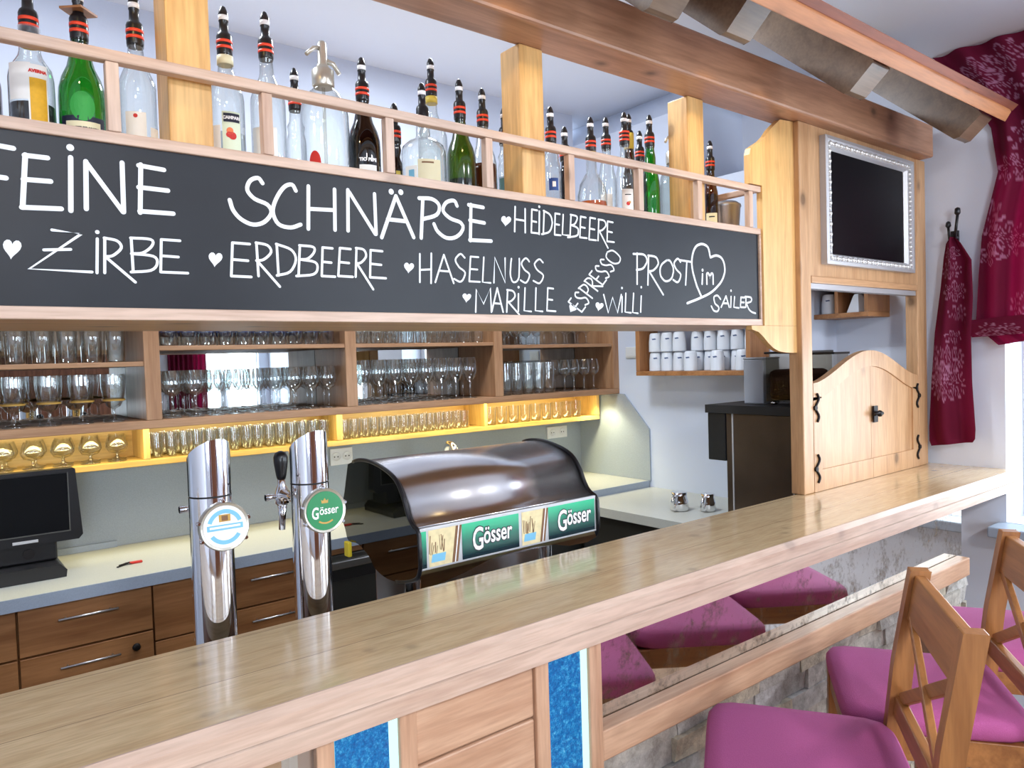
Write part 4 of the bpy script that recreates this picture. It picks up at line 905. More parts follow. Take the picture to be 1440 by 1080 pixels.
moulding(fmb, (R0, R0), 1.4138, 1.390)
moulding(fmb, (R0, inset(0.012)), 1.390, 1.386)
moulding(fmb, (inset(0.012), inset(0.024)), 1.386, 1.393)
moulding(fmb, (inset(0.024), inset(0.036)), 1.393, 1.390)
moulding(fmb, (inset(0.036), inset(0.044)), 1.390, 1.402)
fo = part('screen_frame', fmb, 'silver_smooth', tv)
orn = MB()
a = inset(0.024)
per = []
nx, nz = 34, 22
for i in range(nx):
    t = (i + 0.5) / nx
    per += [(a[0] + (a[1] - a[0]) * t, a[2]), (a[0] + (a[1] - a[0]) * t, a[3])]
for i in range(nz):
    t = (i + 0.5) / nz
    per += [(a[0], a[2] + (a[3] - a[2]) * t), (a[1], a[2] + (a[3] - a[2]) * t)]
for i, (x, z_) in enumerate(per):
    r = 0.0105 if i % 4 < 2 else 0.0075
    orn.lathe([(r, -r * 0.3), (r * 0.9, r * 0.3), (r * 0.5, r * 0.65), (0.001, r * 0.8)], (x, 1.3905, z_), 8, axis='y', caps=False)
part('leaf_ornament', orn, 'silver_leaf', fo)

# ================================================================ bottles
CAMV = Vector((0, 0, 1.6))


def bend(vs, cx, cy, r, a0):
    """flat (x, z) points wrapped round a bottle of radius r, a0 = direction of the middle"""
    out = []
    for x, z_ in vs:
        a = a0 + x / r
        out.append((cx + r * math.cos(a), cy + r * math.sin(a), z_))
    return out


def bent_disc(X, Y, r, a0, zc, ra, rz):
    vs, fs, n = [], [], 20
    for k_ in (1.0, 0.66, 0.33, 0.02):
        vs += [(ra * k_ * math.cos(2 * PI * i / n), zc + rz * k_ * math.sin(2 * PI * i / n)) for i in range(n)]
    for j in range(3):
        fs += [(j * n + i, j * n + (i + 1) % n, (j + 1) * n + (i + 1) % n, (j + 1) * n + i) for i in range(n)]
    return MB().add(bend(vs, X, Y, r, a0), fs)


def bottle(label, X, Y, H, r, gl, liq=None, shape='std', labels=(), pour=True, rings=2, collar=None, group=None, ring_mat='red_ring', tip='black_plastic'):
    zb = 2.0005
    t = tag(empty('bottle', (X, Y, zb)), label, 'bottle', group)
    hp = 0.088 if pour else 0.0
    hb = H - hp + 0.02
    rn = min(0.0135, r * 0.6)
    if shape == 'std':
        prof = [(r * 0.55, 0.0), (r * 0.94, 0.001), (r, 0.006), (r, hb * 0.60), (r * 0.97, hb * 0.64), (r * 0.82, hb * 0.70), (rn * 1.6, hb * 0.765), (rn * 1.15, hb * 0.82), (rn, hb * 0.93), (rn * 1.12, hb * 0.94), (rn * 1.12, hb)]
    elif shape == 'slope':
        prof = [(r * 0.55, 0.0), (r * 0.94, 0.001), (r, 0.006), (r, hb * 0.46), (r * 0.97, hb * 0.54), (r * 0.84, hb * 0.63), (r * 0.60, hb * 0.72), (rn * 1.35, hb * 0.82), (rn, hb * 0.93), (rn * 1.12, hb * 0.94), (rn * 1.12, hb)]
    elif shape == 'jug':
        prof = [(r * 0.55, 0.0), (r * 0.95, 0.001), (r, 0.008), (r, hb * 0.58), (r * 0.93, hb * 0.66), (r * 0.70, hb * 0.72), (rn * 1.5, hb * 0.76), (rn * 1.3, hb * 0.80), (rn * 1.3, hb)]
    elif shape == 'round':
        prof = [(r * 0.55, 0.0), (r * 0.85, 0.001), (r * 0.92, 0.006), (r, hb * 0.20), (r, hb * 0.36), (r * 0.86, hb * 0.50), (r * 0.55, hb * 0.60), (rn * 1.2, hb * 0.66), (rn * 1.15, hb)]
    else:
        prof = [(r * 0.55, 0.0), (r * 0.94, 0.001), (r, 0.006), (r, hb * 0.66), (r * 0.9, hb * 0.71), (rn * 1.3, hb * 0.77), (rn, hb * 0.82), (rn, hb)]
    part('glass_body', MB().lathe(prof, (X, Y, zb), 28), gl, t)
    if liq:
        lm, frac = liq
        zl = hb * frac
        lp = [(r * 0.5, 0.002), (r * 0.93 - 0.0008, 0.004)]
        for (ra, za), (rb2, z2) in zip(prof[2:], prof[3:]):
            if za < zl:
                lp.append((max(ra - 0.0016, 0.004), za))
                if z2 >= zl:
                    f_ = (zl - za) / max(z2 - za, 1e-6)
                    lp.append((max(ra + (rb2 - ra) * f_ - 0.0016, 0.004), zl))
        part('liquid', MB().lathe(lp, (X, Y, zb), 24), lm, t)
    ang = math.atan2(CAMV.y - Y, CAMV.x - X)
    for lb in labels:
        # (material, angle offset, half width m, z0, z1, extras)
        m, ao, hw, z0, z1 = lb[:5]
        n = 10
        rr = r + 0.0006
        rows = []
        for j in (0, 1):
            zz_ = zb + (z0, z1)[j]
            rows.append(bend([(-hw + 2 * hw * i / n, zz_) for i in range(n + 1)], X, Y, rr, ang + ao))
        lo = part('paper_label', MB().grid(rows), m, t)
        for ex in lb[5:]:
            if ex[0] == 'text':
                _, s, size, mm, dz = ex
                vs, fs = text_shape(s, size, 0.0006)
                part('label_lettering', MB().add(bend([(a_, zb + dz + b_) for a_, b_ in vs], X, Y, rr + 0.0008, ang + ao), fs), mm, lo)
            elif ex[0] == 'patch':
                _, mm, x0, x1, p0, p1 = ex
                rows = [bend([(x0 + (x1 - x0) * i / 6, zb + q) for i in range(7)], X, Y, rr + 0.0005, ang + ao) for q in (p0, p1)]
                part('label_print', MB().grid(rows), mm, lo)
            elif ex[0] == 'blob':
                _, mm, x0, q, rad = ex
                vs = [(x0 + rad * math.cos(2 * PI * i / 12), zb + q + rad * math.sin(2 * PI * i / 12)) for i in range(12)]
                part('label_print', MB().add(bend(vs, X, Y, rr + 0.0007, ang + ao), [tuple(range(12))]), mm, lo)
    zt = zb + hb
    if collar:
        part('neck_band', MB().lathe([(rn * 1.22, zt - 0.034), (rn * 1.22, zt - 0.016)], (X, Y, 0), 16), collar, t)
    if pour:
        b0 = zt - 0.016
        po = part('measuring_pourer', MB().lathe([(0.0150, b0), (0.0158, b0 + 0.006), (0.0158, b0 + 0.040), (0.0138, b0 + 0.046), (0.0095, b0 + 0.050), (0.0088, b0 + 0.070), (0.0098, b0 + 0.072), (0.0098, b0 + 0.088), (0.0090, b0 + 0.092), (0.0052, b0 + 0.102), (0.0012, b0 + 0.105)], (X, Y, 0), 16), 'black_plastic', t)
        part('white_band', MB().lathe([(0.0102, b0 + 0.074), (0.0102, b0 + 0.084)], (X, Y, 0), 16), 'ink_white', po)
        for q in range(rings):
            part('red_band', MB().lathe([(0.0163, b0 + 0.014 + 0.012 * q), (0.0163, b0 + 0.020 + 0.012 * q)], (X, Y, 0), 16), ring_mat, po)
    return t


BG = None
bottle('brown bottle cut off by the left picture edge', 0.122, 1.68, 0.282, 0.028, 'bottle_brown', ('liquid_brown', 0.5))
bottle('clear bottle of dark liqueur with a yellow and white label', 0.188, 1.6, 0.292, 0.0365, 'bottle_clear', ('liquid_black', 0.37), 'jug', [('paper_white', 0.28, 0.016, 0.006, 0.148, ('patch', 'paper_yellow', -0.0135, 0.0135, 0.030, 0.124), ('text', 'AVERNA', 0.0075, 'ink_red', 0.136), ('patch', 'ink_dark', -0.008, 0.008, 0.012, 0.022)), ('paper_white', -0.55, 0.020, 0.085, 0.150)], collar='gold')
b = bottle('green bottle with a navy label and a square collar round its neck', 0.268, 1.6, 0.302, 0.0400, 'bottle_green', None, 'slope', [('paper_navy', 0.0, 0.040, 0.008, 0.070, ('patch', 'paper_cream', -0.030, 0.030, 0.034, 0.060), ('text', 'FERNET BRANCA', 0.0072, 'ink_dark', 0.047))])
part('paper_label', bent_disc(0.268, 1.6, 0.0406, math.atan2(-1.6, -0.268), 2.088, 0.021, 0.027), 'paper_greenround', b)
part('neck_collar', MB().prism([(0.268 - 0.031, 1.6 - 0.002), (0.268 + 0.0, 1.6 - 0.030), (0.268 + 0.033, 1.6 + 0.002), (0.268, 1.6 + 0.032)], 2.0 + 0.272, 2.0 + 0.276, 'z'), 'oak_x', b)
bottle('clear bottle with a plain white label, left of the leftmost post', 0.364, 1.6, 0.314, 0.0345, 'bottle_clear', None, 'std', [('paper_white', -0.15, 0.019, 0.006, 0.096, ('blob', 'ink_red', 0.0, 0.088, 0.004)), ('paper_white', 0.95, 0.012, 0.03, 0.07)])
bottle('clear bottle with a pale green label showing two red fruits', 0.536, 1.6, 0.335, 0.0350, 'bottle_clear', ('liquid_blue', 0.33), 'std', [('paper_green', 0.22, 0.019, 0.018, 0.128, ('patch', 'paper_navy', -0.016, 0.017, 0.106, 0.124), ('text', 'CAMPARI', 0.0085, 'ink_white', 0.115), ('blob', 'ink_orange', -0.004, 0.088, 0.007), ('blob', 'ink_red', 0.001, 0.078, 0.008), ('blob', 'ink_red', -0.006, 0.080, 0.006), ('patch', 'ink_dark', -0.008, 0.010, 0.028, 0.040)), ('paper_white', -0.75, 0.012, 0.005, 0.10)], collar='paper_cream')
bottle('clear bottle with a white label behind a baluster, left of the tall siphon', 0.624, 1.6, 0.347, 0.0370, 'bottle_clear', None, 'std', [('paper_white', 0.35, 0.024, 0.005, 0.035, ('patch', 'ink_dark', 0.0, 0.014, 0.012, 0.026)), ('paper_white', -0.3, 0.028, 0.045, 0.11)])
bottle('small dark bottle standing close behind the glass siphon', 0.748, 1.745, 0.300, 0.0230, 'bottle_clear', ('liquid_olive', 0.4), 'std', [('paper_white', 0.3, 0.010, 0.004, 0.035)])
# soda siphons


def siphon(label, X, Y, H, r, gl, head, ribs=False):
    zb = 2.0005
    t = tag(empty('soda_siphon', (X, Y, zb)), label, 'soda siphon')
    hg = H * 0.70
    prof = [(r * 0.6, 0.0), (r * 0.96, 0.002), (r, 0.012), (r, hg * 0.70), (r * 0.93, hg * 0.80), (r * 0.70, hg * 0.91), (r * 0.42, hg * 0.97), (r * 0.40, hg)]
    part('glass_body', MB().lathe(prof, (X, Y, zb), 12 if ribs else 28, smooth=not ribs), gl, t)
    hd = MB().lathe([(r * 0.42, hg - 0.004), (r * 0.46, hg), (r * 0.46, hg + 0.034), (r * 0.30, hg + 0.040), (r * 0.20, hg + 0.050), (r * 0.18, H - 0.006), (r * 0.12, H)], (X, Y, zb), 18)
    h = part('siphon_head', hd, head, t)
    z1 = zb + H
    part('lever', MB().tube([(X - 0.004, Y, z1 - 0.014), (X - 0.022, Y - 0.004, z1 - 0.020), (X - 0.042, Y - 0.008, z1 - 0.040)], 0.0045, 8), head, h)
    part('spout', MB().tube([(X + 0.006, Y, z1 - 0.042), (X + 0.024, Y - 0.006, z1 - 0.048), (X + 0.036, Y - 0.010, z1 - 0.070)], [0.007, 0.006, 0.005], 8), head, h)
    return t


s = siphon('clear glass soda siphon with a cream metal head', 0.755, 1.6, 0.335, 0.0545, 'bottle_clear', 'pewter')
part('printed_mark', bent_disc(0.755, 1.6, 0.0552, math.atan2(-1.6, -0.755) - 0.45, 2.05, 0.014, 0.026), 'ink_red', s)
part('inner_tube', MB().tube([(0.755, 1.6, 2.01), (0.755, 1.6, 2.24)], 0.004, 8), 'hopper_plastic', s)
bottle('black bottle with a white label and white capital letters', 0.853, 1.6, 0.301, 0.0385, 'bottle_dark', ('liquid_black', 0.55), 'slope', [('paper_white', 0.22, 0.021, 0.006, 0.062, ('text', 'TIO PEPE', 0.0105, 'ink_white', 0.074), ('blob', 'ink_red', 0.002, 0.045, 0.004), ('patch', 'light_blue_sign', 0.004, 0.018, 0.012, 0.026)), ('paper_white', -0.75, 0.010, 0.004, 0.05)])
bottle('small slim dark red bottle right of the baluster, with gold scrolls', 0.990, 1.69, 0.246, 0.0190, 'bottle_dark', ('liquid_brown', 0.5), 'slope', [('ink_red', 0.0, 0.012, 0.030, 0.050), ('gold_paper', 0.3, 0.006, 0.070, 0.090)])
b = bottle('squat square shouldered clear bottle with a beige label', 1.018, 1.6, 0.275, 0.0555, 'bottle_clear', None, 'jug', [('paper_cream', 0.26, 0.030, 0.006, 0.094, ('patch', 'paper_white', 0.006, 0.022, 0.006, 0.030), ('patch', 'sketch_brown', -0.020, 0.010, 0.084, 0.088)), ('paper_white', -0.62, 0.018, 0.006, 0.08, ('patch', 'light_blue_sign', -0.006, 0.010, 0.01, 0.07))], rings=0)
bottle('tall clear bottle with a yellow neck band behind the squat bottle', 1.128, 1.725, 0.402, 0.040, 'bottle_clear', None, 'std', [], collar='gold_paper')
bottle('matte olive green bottle with a dark base', 1.132, 1.6, 0.308, 0.0385, 'bottle_olive', ('liquid_olive', 0.28), 'slope')
bottle('bottle of brown spirit half hidden by a baluster, left of the middle post', 1.228, 1.63, 0.313, 0.0355, 'bottle_clear', ('liquid_brown', 0.52), 'slope', [('paper_cream', 0.55, 0.016, 0.004, 0.052)])
bottle('slim clear bottle with a pale blue label touching the middle post', 1.306, 1.635, 0.279, 0.0215, 'bottle_clear', ('liquid_blue', 0.5), 'std', [('light_blue_sign', -0.2, 0.016, 0.006, 0.10)])
bottle('clear bottle with a small blue label right of the middle post', 1.447, 1.6, 0.297, 0.0262, 'bottle_clear', ('liquid_olive', 0.18), 'std', [('paper_blue', 0.2, 0.014, 0.075, 0.110, ('patch', 'ink_white', -0.004, 0.006, 0.085, 0.10))])
bottle('small dark bottle between the blue label bottle and a baluster', 1.552, 1.655, 0.273, 0.0190, 'bottle_dark', ('liquid_black', 0.45), 'std', [('paper_white', 0.0, 0.007, 0.02, 0.05)])
bottle('round bellied decanter bottle with amber spirit at its bottom', 1.607, 1.6, 0.296, 0.0450, 'bottle_clear', ('liquid_amber', 0.27), 'round', [], collar='gold')
bottle('clear bottle with a white label left of the crest label bottle', 1.772, 1.695, 0.350, 0.0290, 'bottle_clear', ('liquid_brown', 0.1), 'std', [('paper_white', -0.1, 0.020, 0.03, 0.12)])
bottle('bottle with a tall white label bearing a red crest', 1.755, 1.6, 0.337, 0.0288, 'bottle_clear', ('liquid_brown', 0.2), 'std', [('paper_white', 0.25, 0.0185, 0.032, 0.115, ('blob', 'ink_red', 0.0, 0.070, 0.006), ('blob', 'crest_gold', 0.005, 0.074, 0.004), ('patch', 'ink_dark', -0.010, 0.010, 0.096, 0.099))], rings=3)
bottle('dark bottle with a yellow foil neck', 1.903, 1.715, 0.390, 0.0280, 'bottle_dark', ('liquid_black', 0.6), 'slope', [('paper_white', 0.5, 0.010, 0.02, 0.08)], rings=0, collar=None)
part('foil', MB().lathe([(0.0165, 2.0 + 0.292), (0.0168, 2.0 + 0.345)], (1.903, 1.715, 0), 18), 'gold_paper', bpy.data.objects[[o.name for o in bpy.data.objects if o.get('label', '').startswith('dark bottle with a yellow')][0]])
bottle('bright green bottle just left of the rightmost post', 1.873, 1.6, 0.350, 0.0295, 'bottle_green', None, 'slope', [])
bottle('slim dark bottle hidden behind the bright green bottle', 1.990, 1.745, 0.356, 0.0235, 'bottle_dark', ('liquid_black', 0.5), 'std', [('paper_white', -0.3, 0.012, 0.04, 0.10)])
siphon('old ribbed glass soda siphon with a grey pewter head', 1.995, 1.61, 0.337, 0.0440, 'bottle_frost', 'pewter', True)
bottle('bottle of brown spirit with a cream label right of the rightmost post', 2.188, 1.6, 0.318, 0.0250, 'bottle_brown', ('liquid_brown', 0.6), 'std', [('paper_cream', 0.1, 0.0205, 0.004, 0.085, ('patch', 'ink_dark', -0.010, 0.010, 0.070, 0.074), ('patch', 'paper_green', -0.014, 0.014, 0.02, 0.055))])
# steel ice bucket at the end of the shelf
tag(obj('ice_bucket', MB().lathe([(0.046, 2.0005), (0.050, 2.004), (0.060, 2.13), (0.063, 2.135), (0.062, 2.142), (0.048, 2.152), (0.020, 2.158), (0.006, 2.160)], (2.345, 1.66, 0), 28), 'steel'), 'brushed steel bucket with a domed lid on the shelf end', 'bucket')

# ================================================================ back wall: glass cabinet
gc = tag(empty('glass_cabinet', (1.5, 2.88, 1.404)), 'brown wooden wall cabinet with open mirrored bays full of glasses', 'cabinet')
Y0, Y1 = 2.737, 3.042
ZB, ZT = 1.404, 2.05
part('bottom_board', MB().box(-0.92, 2.915, Y0, Y1, ZB, ZB + 0.028), 'cabinet_x', gc, bevel=0.002)
part('top_board', MB().box(-0.92, 2.915, Y0, Y1, ZT, ZT + 0.028), 'cabinet_x', gc, bevel=0.002)
part('back_mirror', MB().box(-0.92, 2.915, Y1 - 0.012, Y1 - 0.002, ZB + 0.0285, ZT - 0.0005), 'mirror', gc)
for x0, x1 in ((-0.14, -0.09), (0.605, 0.655), (1.343, 1.391), (2.089, 2.137), (2.872, 2.915)):
    part('divider', MB().box(x0, x1, Y0, Y1 - 0.013, ZB + 0.0285, ZT - 0.0005), 'cabinet_z', gc, bevel=0.002)
BAYS = [(-0.09, 0.605), (0.655, 1.343), (1.391, 2.089), (2.137, 2.872)]
SZ = [1.616, 1.668, 1.668, 1.654]
for (x0, x1), z_ in zip(BAYS, SZ):
    part('shelf', MB().box(x0 + 0.0005, x1 - 0.0005, Y0 + 0.004, Y1 - 0.013, z_, z_ + 0.016), 'cabinet_x', gc, bevel=0.0015)
gs = tag(empty('glass_shelf', (1.5, 2.95, 1.265)), 'low wooden shelf box in yellow light below the glass cabinet', 'shelf')
YA = 2.862
part('bottom_board', MB().box(-0.92, 2.888, YA, Y1, 1.265, 1.287), 'shelf_pine_x', gs, bevel=0.002)
for x0, x1 in ((-0.10, -0.078), (0.618, 0.640), (1.352, 1.380), (2.113, 2.131), (2.866, 2.888)):
    part('divider', MB().box(x0, x1, YA, Y1, 1.2875, 1.4035), 'shelf_pine_z', gs, bevel=0.002)
part('back_panel', MB().box(-0.92, 2.866, Y1 - 0.008, Y1 - 0.001, 1.2875, 1.4035), 'shelf_pine_x', gs)

# glasses -----------------------------------------------------------------


def glass_kind(name, prof, label_parts=None, n=16):
    """profile of outer wall, base up; open top"""
    me_mb = MB().lathe(prof, (0, 0, 0), n, caps=False)
    o = obj(name, me_mb, 'clear_glass')
    return o


def P_tumbler(h, r, t=0.86):
    return [(0.001, 0.004), (r * t * 0.9, 0.004), (r * t * 0.92, 0.0005), (r * t, 0.002), (r * (t + 1) / 2, h * 0.5), (r, h)]


def P_stem(h, r, hs, bowl='wine'):
    rf = r * 0.86
    pr_ = [(0.001, 0.001), (rf, 0.0008), (rf, 0.003), (rf * 0.35, 0.006), (0.0045, 0.012), (0.0040, hs * 0.8), (0.006, hs)]
    hb = h - hs
    if bowl == 'wine':
        pr_ += [(r * 0.70, hs + hb * 0.12), (r * 0.97, hs + hb * 0.36), (r, hs + hb * 0.5), (r * 0.92, hs + hb * 0.8), (r * 0.82, h)]
    elif bowl == 'beer':
        pr_ += [(r * 0.55, hs + hb * 0.06), (r * 0.82, hs + hb * 0.25), (r * 0.97, hs + hb * 0.6), (r, hs + hb * 0.8), (r * 0.97, h)]
    else:
        pr_ += [(r * 0.75, hs + hb * 0.10), (r * 0.99, hs + hb * 0.34), (r, hs + hb * 0.5), (r * 0.82, hs + hb * 0.85), (r * 0.72, h)]
    return pr_


def fill(proto, x0, x1, zs, n, ys, label, group, jit=0.002, cat='glass'):
    """rows of the same glass"""
    first = True
    for yi, yv in enumerate(ys):
        for i in range(n):
            x = x0 + (x1 - x0) * (i + 0.5 + (0.18 if yi % 2 else 0)) / (n + 0.2)
            o = proto if first else copy_tree(proto)
            first = False
            o.location = (x + random.uniform(-jit, jit), yv + random.uniform(-jit, jit), zs)
            o.rotation_euler = (0, 0, random.uniform(0, 6.28))
            tag(o, label, cat, group)


FL = ZB + 0.0285
# bay 1
fill(glass_kind('beer_glass', P_tumbler(0.175, 0.031)), 0.0, 0.58, SZ[0] + 0.0165, 8, (2.785, 2.865), 'tall clear beer glass on the upper shelf of the leftmost bay', 'tall beer glasses, leftmost bay')
g = glass_kind('stemmed_beer_glass', P_stem(0.160, 0.038, 0.045, 'beer'))
g2 = obj('amber_print', MB().lathe([(0.0352, 0.070), (0.0360, 0.076)], (0, 0, 0), 10, caps=False), 'crest_gold', g)
fill(g, 0.0, 0.585, FL + 0.0005, 6, (2.795, 2.895), 'stemmed beer glass with a small gold print in the leftmost bay', 'stemmed beer glasses, leftmost bay')
# bay 2
g = glass_kind('printed_tumbler', P_tumbler(0.12, 0.031, 0.92))
obj('blue_band', MB().lathe([(0.0309, 0.052), (0.0312, 0.074)], (0, 0, 0), 16, caps=False), 'paper_blue', g)
obj('gold_mark', MB().prism([(-0.007, 0.052), (0.007, 0.052), (0.009, 0.066), (0.0, 0.076), (-0.009, 0.066)], -0.0325, -0.0318, 'y'), 'gold_paper', g)
fill(g, 0.665, 1.335, SZ[1] + 0.0165, 10, (2.785, 2.865), 'tumbler with a blue band and gold mark on the upper shelf', 'blue banded tumblers, second bay')
for _o in COL.objects:
    if _o.name.startswith('printed_tumbler'):
        _o.rotation_euler = (0, 0, -0.35)
fill(glass_kind('wine_glass', P_stem(0.165, 0.033, 0.075, 'wine')), 0.665, 1.335, FL + 0.0005, 9, (2.775, 2.850, 2.925), 'clear wine glass on the bottom board of the second bay', 'wine glasses, second bay')
# bay 3
fill(glass_kind('tumbler', P_tumbler(0.11, 0.032)), 1.40, 2.08, SZ[2] + 0.0165, 9, (2.785, 2.868), 'clear tumbler on the upper shelf of the third bay', 'tumblers, third bay')
fill(glass_kind('tall_wine_glass', P_stem(0.185, 0.034, 0.075, 'wine')), 1.40, 2.03, FL + 0.0005, 8, (2.780, 2.858, 2.936), 'tall wine glass on the bottom board of the third bay', 'tall wine glasses, third bay')
# bay 4
fill(glass_kind('goblet', P_stem(0.13, 0.030, 0.055, 'wine')), 2.15, 2.78, SZ[3] + 0.0165, 8, (2.785, 2.866), 'small goblet on the upper shelf of the fourth bay', 'goblets, fourth bay')
fill(glass_kind('long_drink_glass', P_tumbler(0.150, 0.029, 0.92)), 2.15, 2.51, FL + 0.0005, 5, (2.785, 2.866), 'straight long drink glass in the left half of the fourth bay', 'long drink glasses, fourth bay')
fill(glass_kind('stemmed_glass', P_stem(0.16, 0.032, 0.075, 'balloon')), 2.53, 2.82, FL + 0.0005, 4, (2.785, 2.872), 'stemmed glass in the right half of the fourth bay', 'stemmed glasses, fourth bay')
# lit lower shelf
fill(glass_kind('brandy_glass', P_stem(0.090, 0.036, 0.028, 'balloon')), 0.0, 0.60, 1.2878, 7, (2.906, 2.985), 'round brandy glass on the yellow lit shelf, leftmost bay', 'brandy glasses on the lit shelf')
fill(glass_kind('schnapps_glass', P_tumbler(0.085, 0.0205, 0.7)), 0.65, 1.345, 1.2878, 15, (2.890, 2.938, 2.986), 'small schnapps glass on the yellow lit shelf, second bay', 'schnapps glasses on the lit shelf')
fill(glass_kind('shot_glass', P_tumbler(0.080, 0.0210, 0.85)), 1.385, 2.05, 1.2878, 14, (2.890, 2.940), 'narrow shot glass on the yellow lit shelf, third bay', 'shot glasses on the lit shelf')
fill(glass_kind('short_tumbler', P_tumbler(0.085, 0.0270, 0.9)), 2.14, 2.80, 1.2878, 9, (2.896,), 'short tumbler on the yellow lit shelf, fourth bay', 'short tumblers on the lit shelf')

# ================================================================ splashback, back worktop, units
struct(obj('trim_2', MB().box(-0.92, 2.9155, BY - 0.008, BY - 0.0005, 0.963, 1.2645), 'splash_grey'), 'grey splashback behind the back worktop')
struct(obj('trim_3', MB().prism([(2.531, 0.963), (BY - 0.0085, 0.963), (BY - 0.0085, 1.403), (2.70, 1.403), (2.531, 1.225)], 2.906, 2.9155, 'x'), 'splash_grey'), 'angled grey side splash panel at the end of the worktop')
wt = tag(empty('back_worktop', (1.2, 2.79, 0.925)), 'grey stone back worktop below the glass cabinet', 'worktop')
part('worktop_slab', MB().box(-0.92, 2.9055, 2.543, BY - 0.009, 0.925, 0.9625), 'worktop_grey', wt)
part('front_edge', MB().box(-0.92, 2.9055, 2.538, 2.5427, 0.925, 0.9625), 'worktop_edge', wt)
part('rear_upstand', MB().box(-0.92, 0.55, BY - 0.022, BY - 0.009, 0.963, 0.985), 'worktop_edge', wt)


def drawer_unit(x0, x1, label, lock, lens):
    t = tag(empty('drawer_unit', ((x0 + x1) / 2, 2.8, 0)), label, 'cabinet', 'oak drawer units under the back worktop')
    part('carcass', MB().box(x0, x1, 2.585, 3.03, 0.06, 0.924), 'oak_x', t)
    zs = [0.919, 0.781, 0.775, 0.63, 0.625, 0.36, 0.355, 0.08]
    for i in range(4):
        z1, z0 = zs[2 * i], zs[2 * i + 1]
        d = part('drawer', MB().box(x0 + 0.002, x1 - 0.002, 2.562, 2.5845, z0, z1), 'oak_x', t, bevel=0.0015)
        hx = (x0 + x1) / 2
        hz = z1 - 0.045
        hm = MB().tube([(hx - 0.08, 2.545, hz), (hx + 0.08, 2.545, hz)], 0.004, 8)
        for sx in (-0.06, 0.06):
            hm.tube([(hx + sx, 2.545, hz), (hx + sx, 2.562, hz)], 0.003, 6)
        part('bar_handle', hm, 'steel', d)
        if lock and i == 1:
            part('lock', MB().lathe([(0.012, -0.006), (0.011, 0.0), (0.004, 0.001)], (x1 - 0.052, 2.556, 0.735), 14, axis='y'), 'iron', d)


drawer_unit(-0.165, 0.1975, 'oak drawer unit at the left picture edge under the till', False, 4)
drawer_unit(0.199, 0.5585, 'oak drawer unit with a lock, left of the white badged beer tower', True, 4)
drawer_unit(0.560, 0.72, 'narrow oak drawer unit behind the white badged beer tower', False, 4) if False else None
t = tag(empty('drawer_unit', (0.64, 2.8, 0)), 'oak cupboard unit half hidden behind the white badged beer tower', 'cabinet', 'oak drawer units under the back worktop')
part('carcass', MB().box(0.560, 0.790, 2.585, 3.03, 0.06, 0.924), 'oak_x', t)
for z0, z1 in ((0.740, 0.919), (0.08, 0.735)):
    part('drawer', MB().box(0.562, 0.788, 2.562, 2.5845, z0, z1), 'oak_x', t, bevel=0.0015)
drawer_unit(0.792, 1.10, 'oak drawer unit between the two beer towers', False, 4)


def fridge(x0, x1, label, nd_):
    t = tag(empty('undercounter_fridge', ((x0 + x1) / 2, 2.8, 0)), label, 'fridge', 'dark fridges under the back worktop')
    part('carcass', MB().box(x0, x1, 2.585, 3.03, 0.06, 0.90), 'black_matte', t)
    part('top_trim', MB().box(x0, x1, 2.556, 3.03, 0.9005, 0.9245), 'oak_x', t)
    dx = (x1 - x0) / nd_
    for i in range(nd_):
        a_, b_ = x0 + dx * i + 0.004, x0 + dx * (i + 1) - 0.004
        d = part('fridge_door', MB().box(a_, b_, 2.56, 2.5845, 0.10, 0.895), 'fridge_steel', t, bevel=0.002)
        part('grip_strip', MB().box(a_ + 0.01, b_ - 0.01, 2.548, 2.5595, 0.845, 0.872), 'steel', d, bevel=0.002)
        part('grip_recess', MB().box(a_ + 0.01, b_ - 0.01, 2.5585, 2.5597, 0.80, 0.842), 'black_matte', d)


fridge(1.102, 2.0, 'dark steel fridge right of the beer towers, behind the tap canopy', 2)
fridge(2.002, 2.904, 'dark steel fridge at the right end under the side splash panel', 2)

# side worktop under the coffee machine
sw = tag(empty('side_worktop', (2.75, 2.0, 0.0)), 'grey side worktop along the white wall under the coffee machine', 'worktop')
part('worktop_slab', MB().box(2.36, 2.9155, 1.48, 2.535, 0.890, 0.930), 'worktop_grey', sw)
part('cupboard', MB().box(2.40, 2.9155, 1.50, 2.50, 0.0, 0.8895), 'fridge_steel', sw)

# ================================================================ underbar behind the counter
ub = tag(empty('underbar', (1.0, 1.7, 0)), 'stainless steel work counter behind the bar below the taps', 'counter')
part('steel_top', MB().box(-0.9, 2.30, 1.4425, 2.02, 0.80, 0.84), 'steel', ub, bevel=0.004)
part('steel_body', MB().box(-0.9, 2.30, 1.45, 1.98, 0.08, 0.7995), 'fridge_steel', ub)
rim = MB().lathe([(0.058, 0.842), (0.070, 0.846), (0.078, 0.862), (0.083, 0.866), (0.086, 0.862), (0.080, 0.846), (0.075, 0.8405)], (1.04, 1.93, 0), 28, caps=False)
rim.lathe([(0.001, 0.8405), (0.07, 0.8405)], (1.04, 1.93, 0), 28, caps=False)
tag(obj('steel_bowl', rim, 'chrome'), 'shiny round steel bowl rim behind the bar beside the green badged tower', 'bowl')

# ================================================================ beer towers


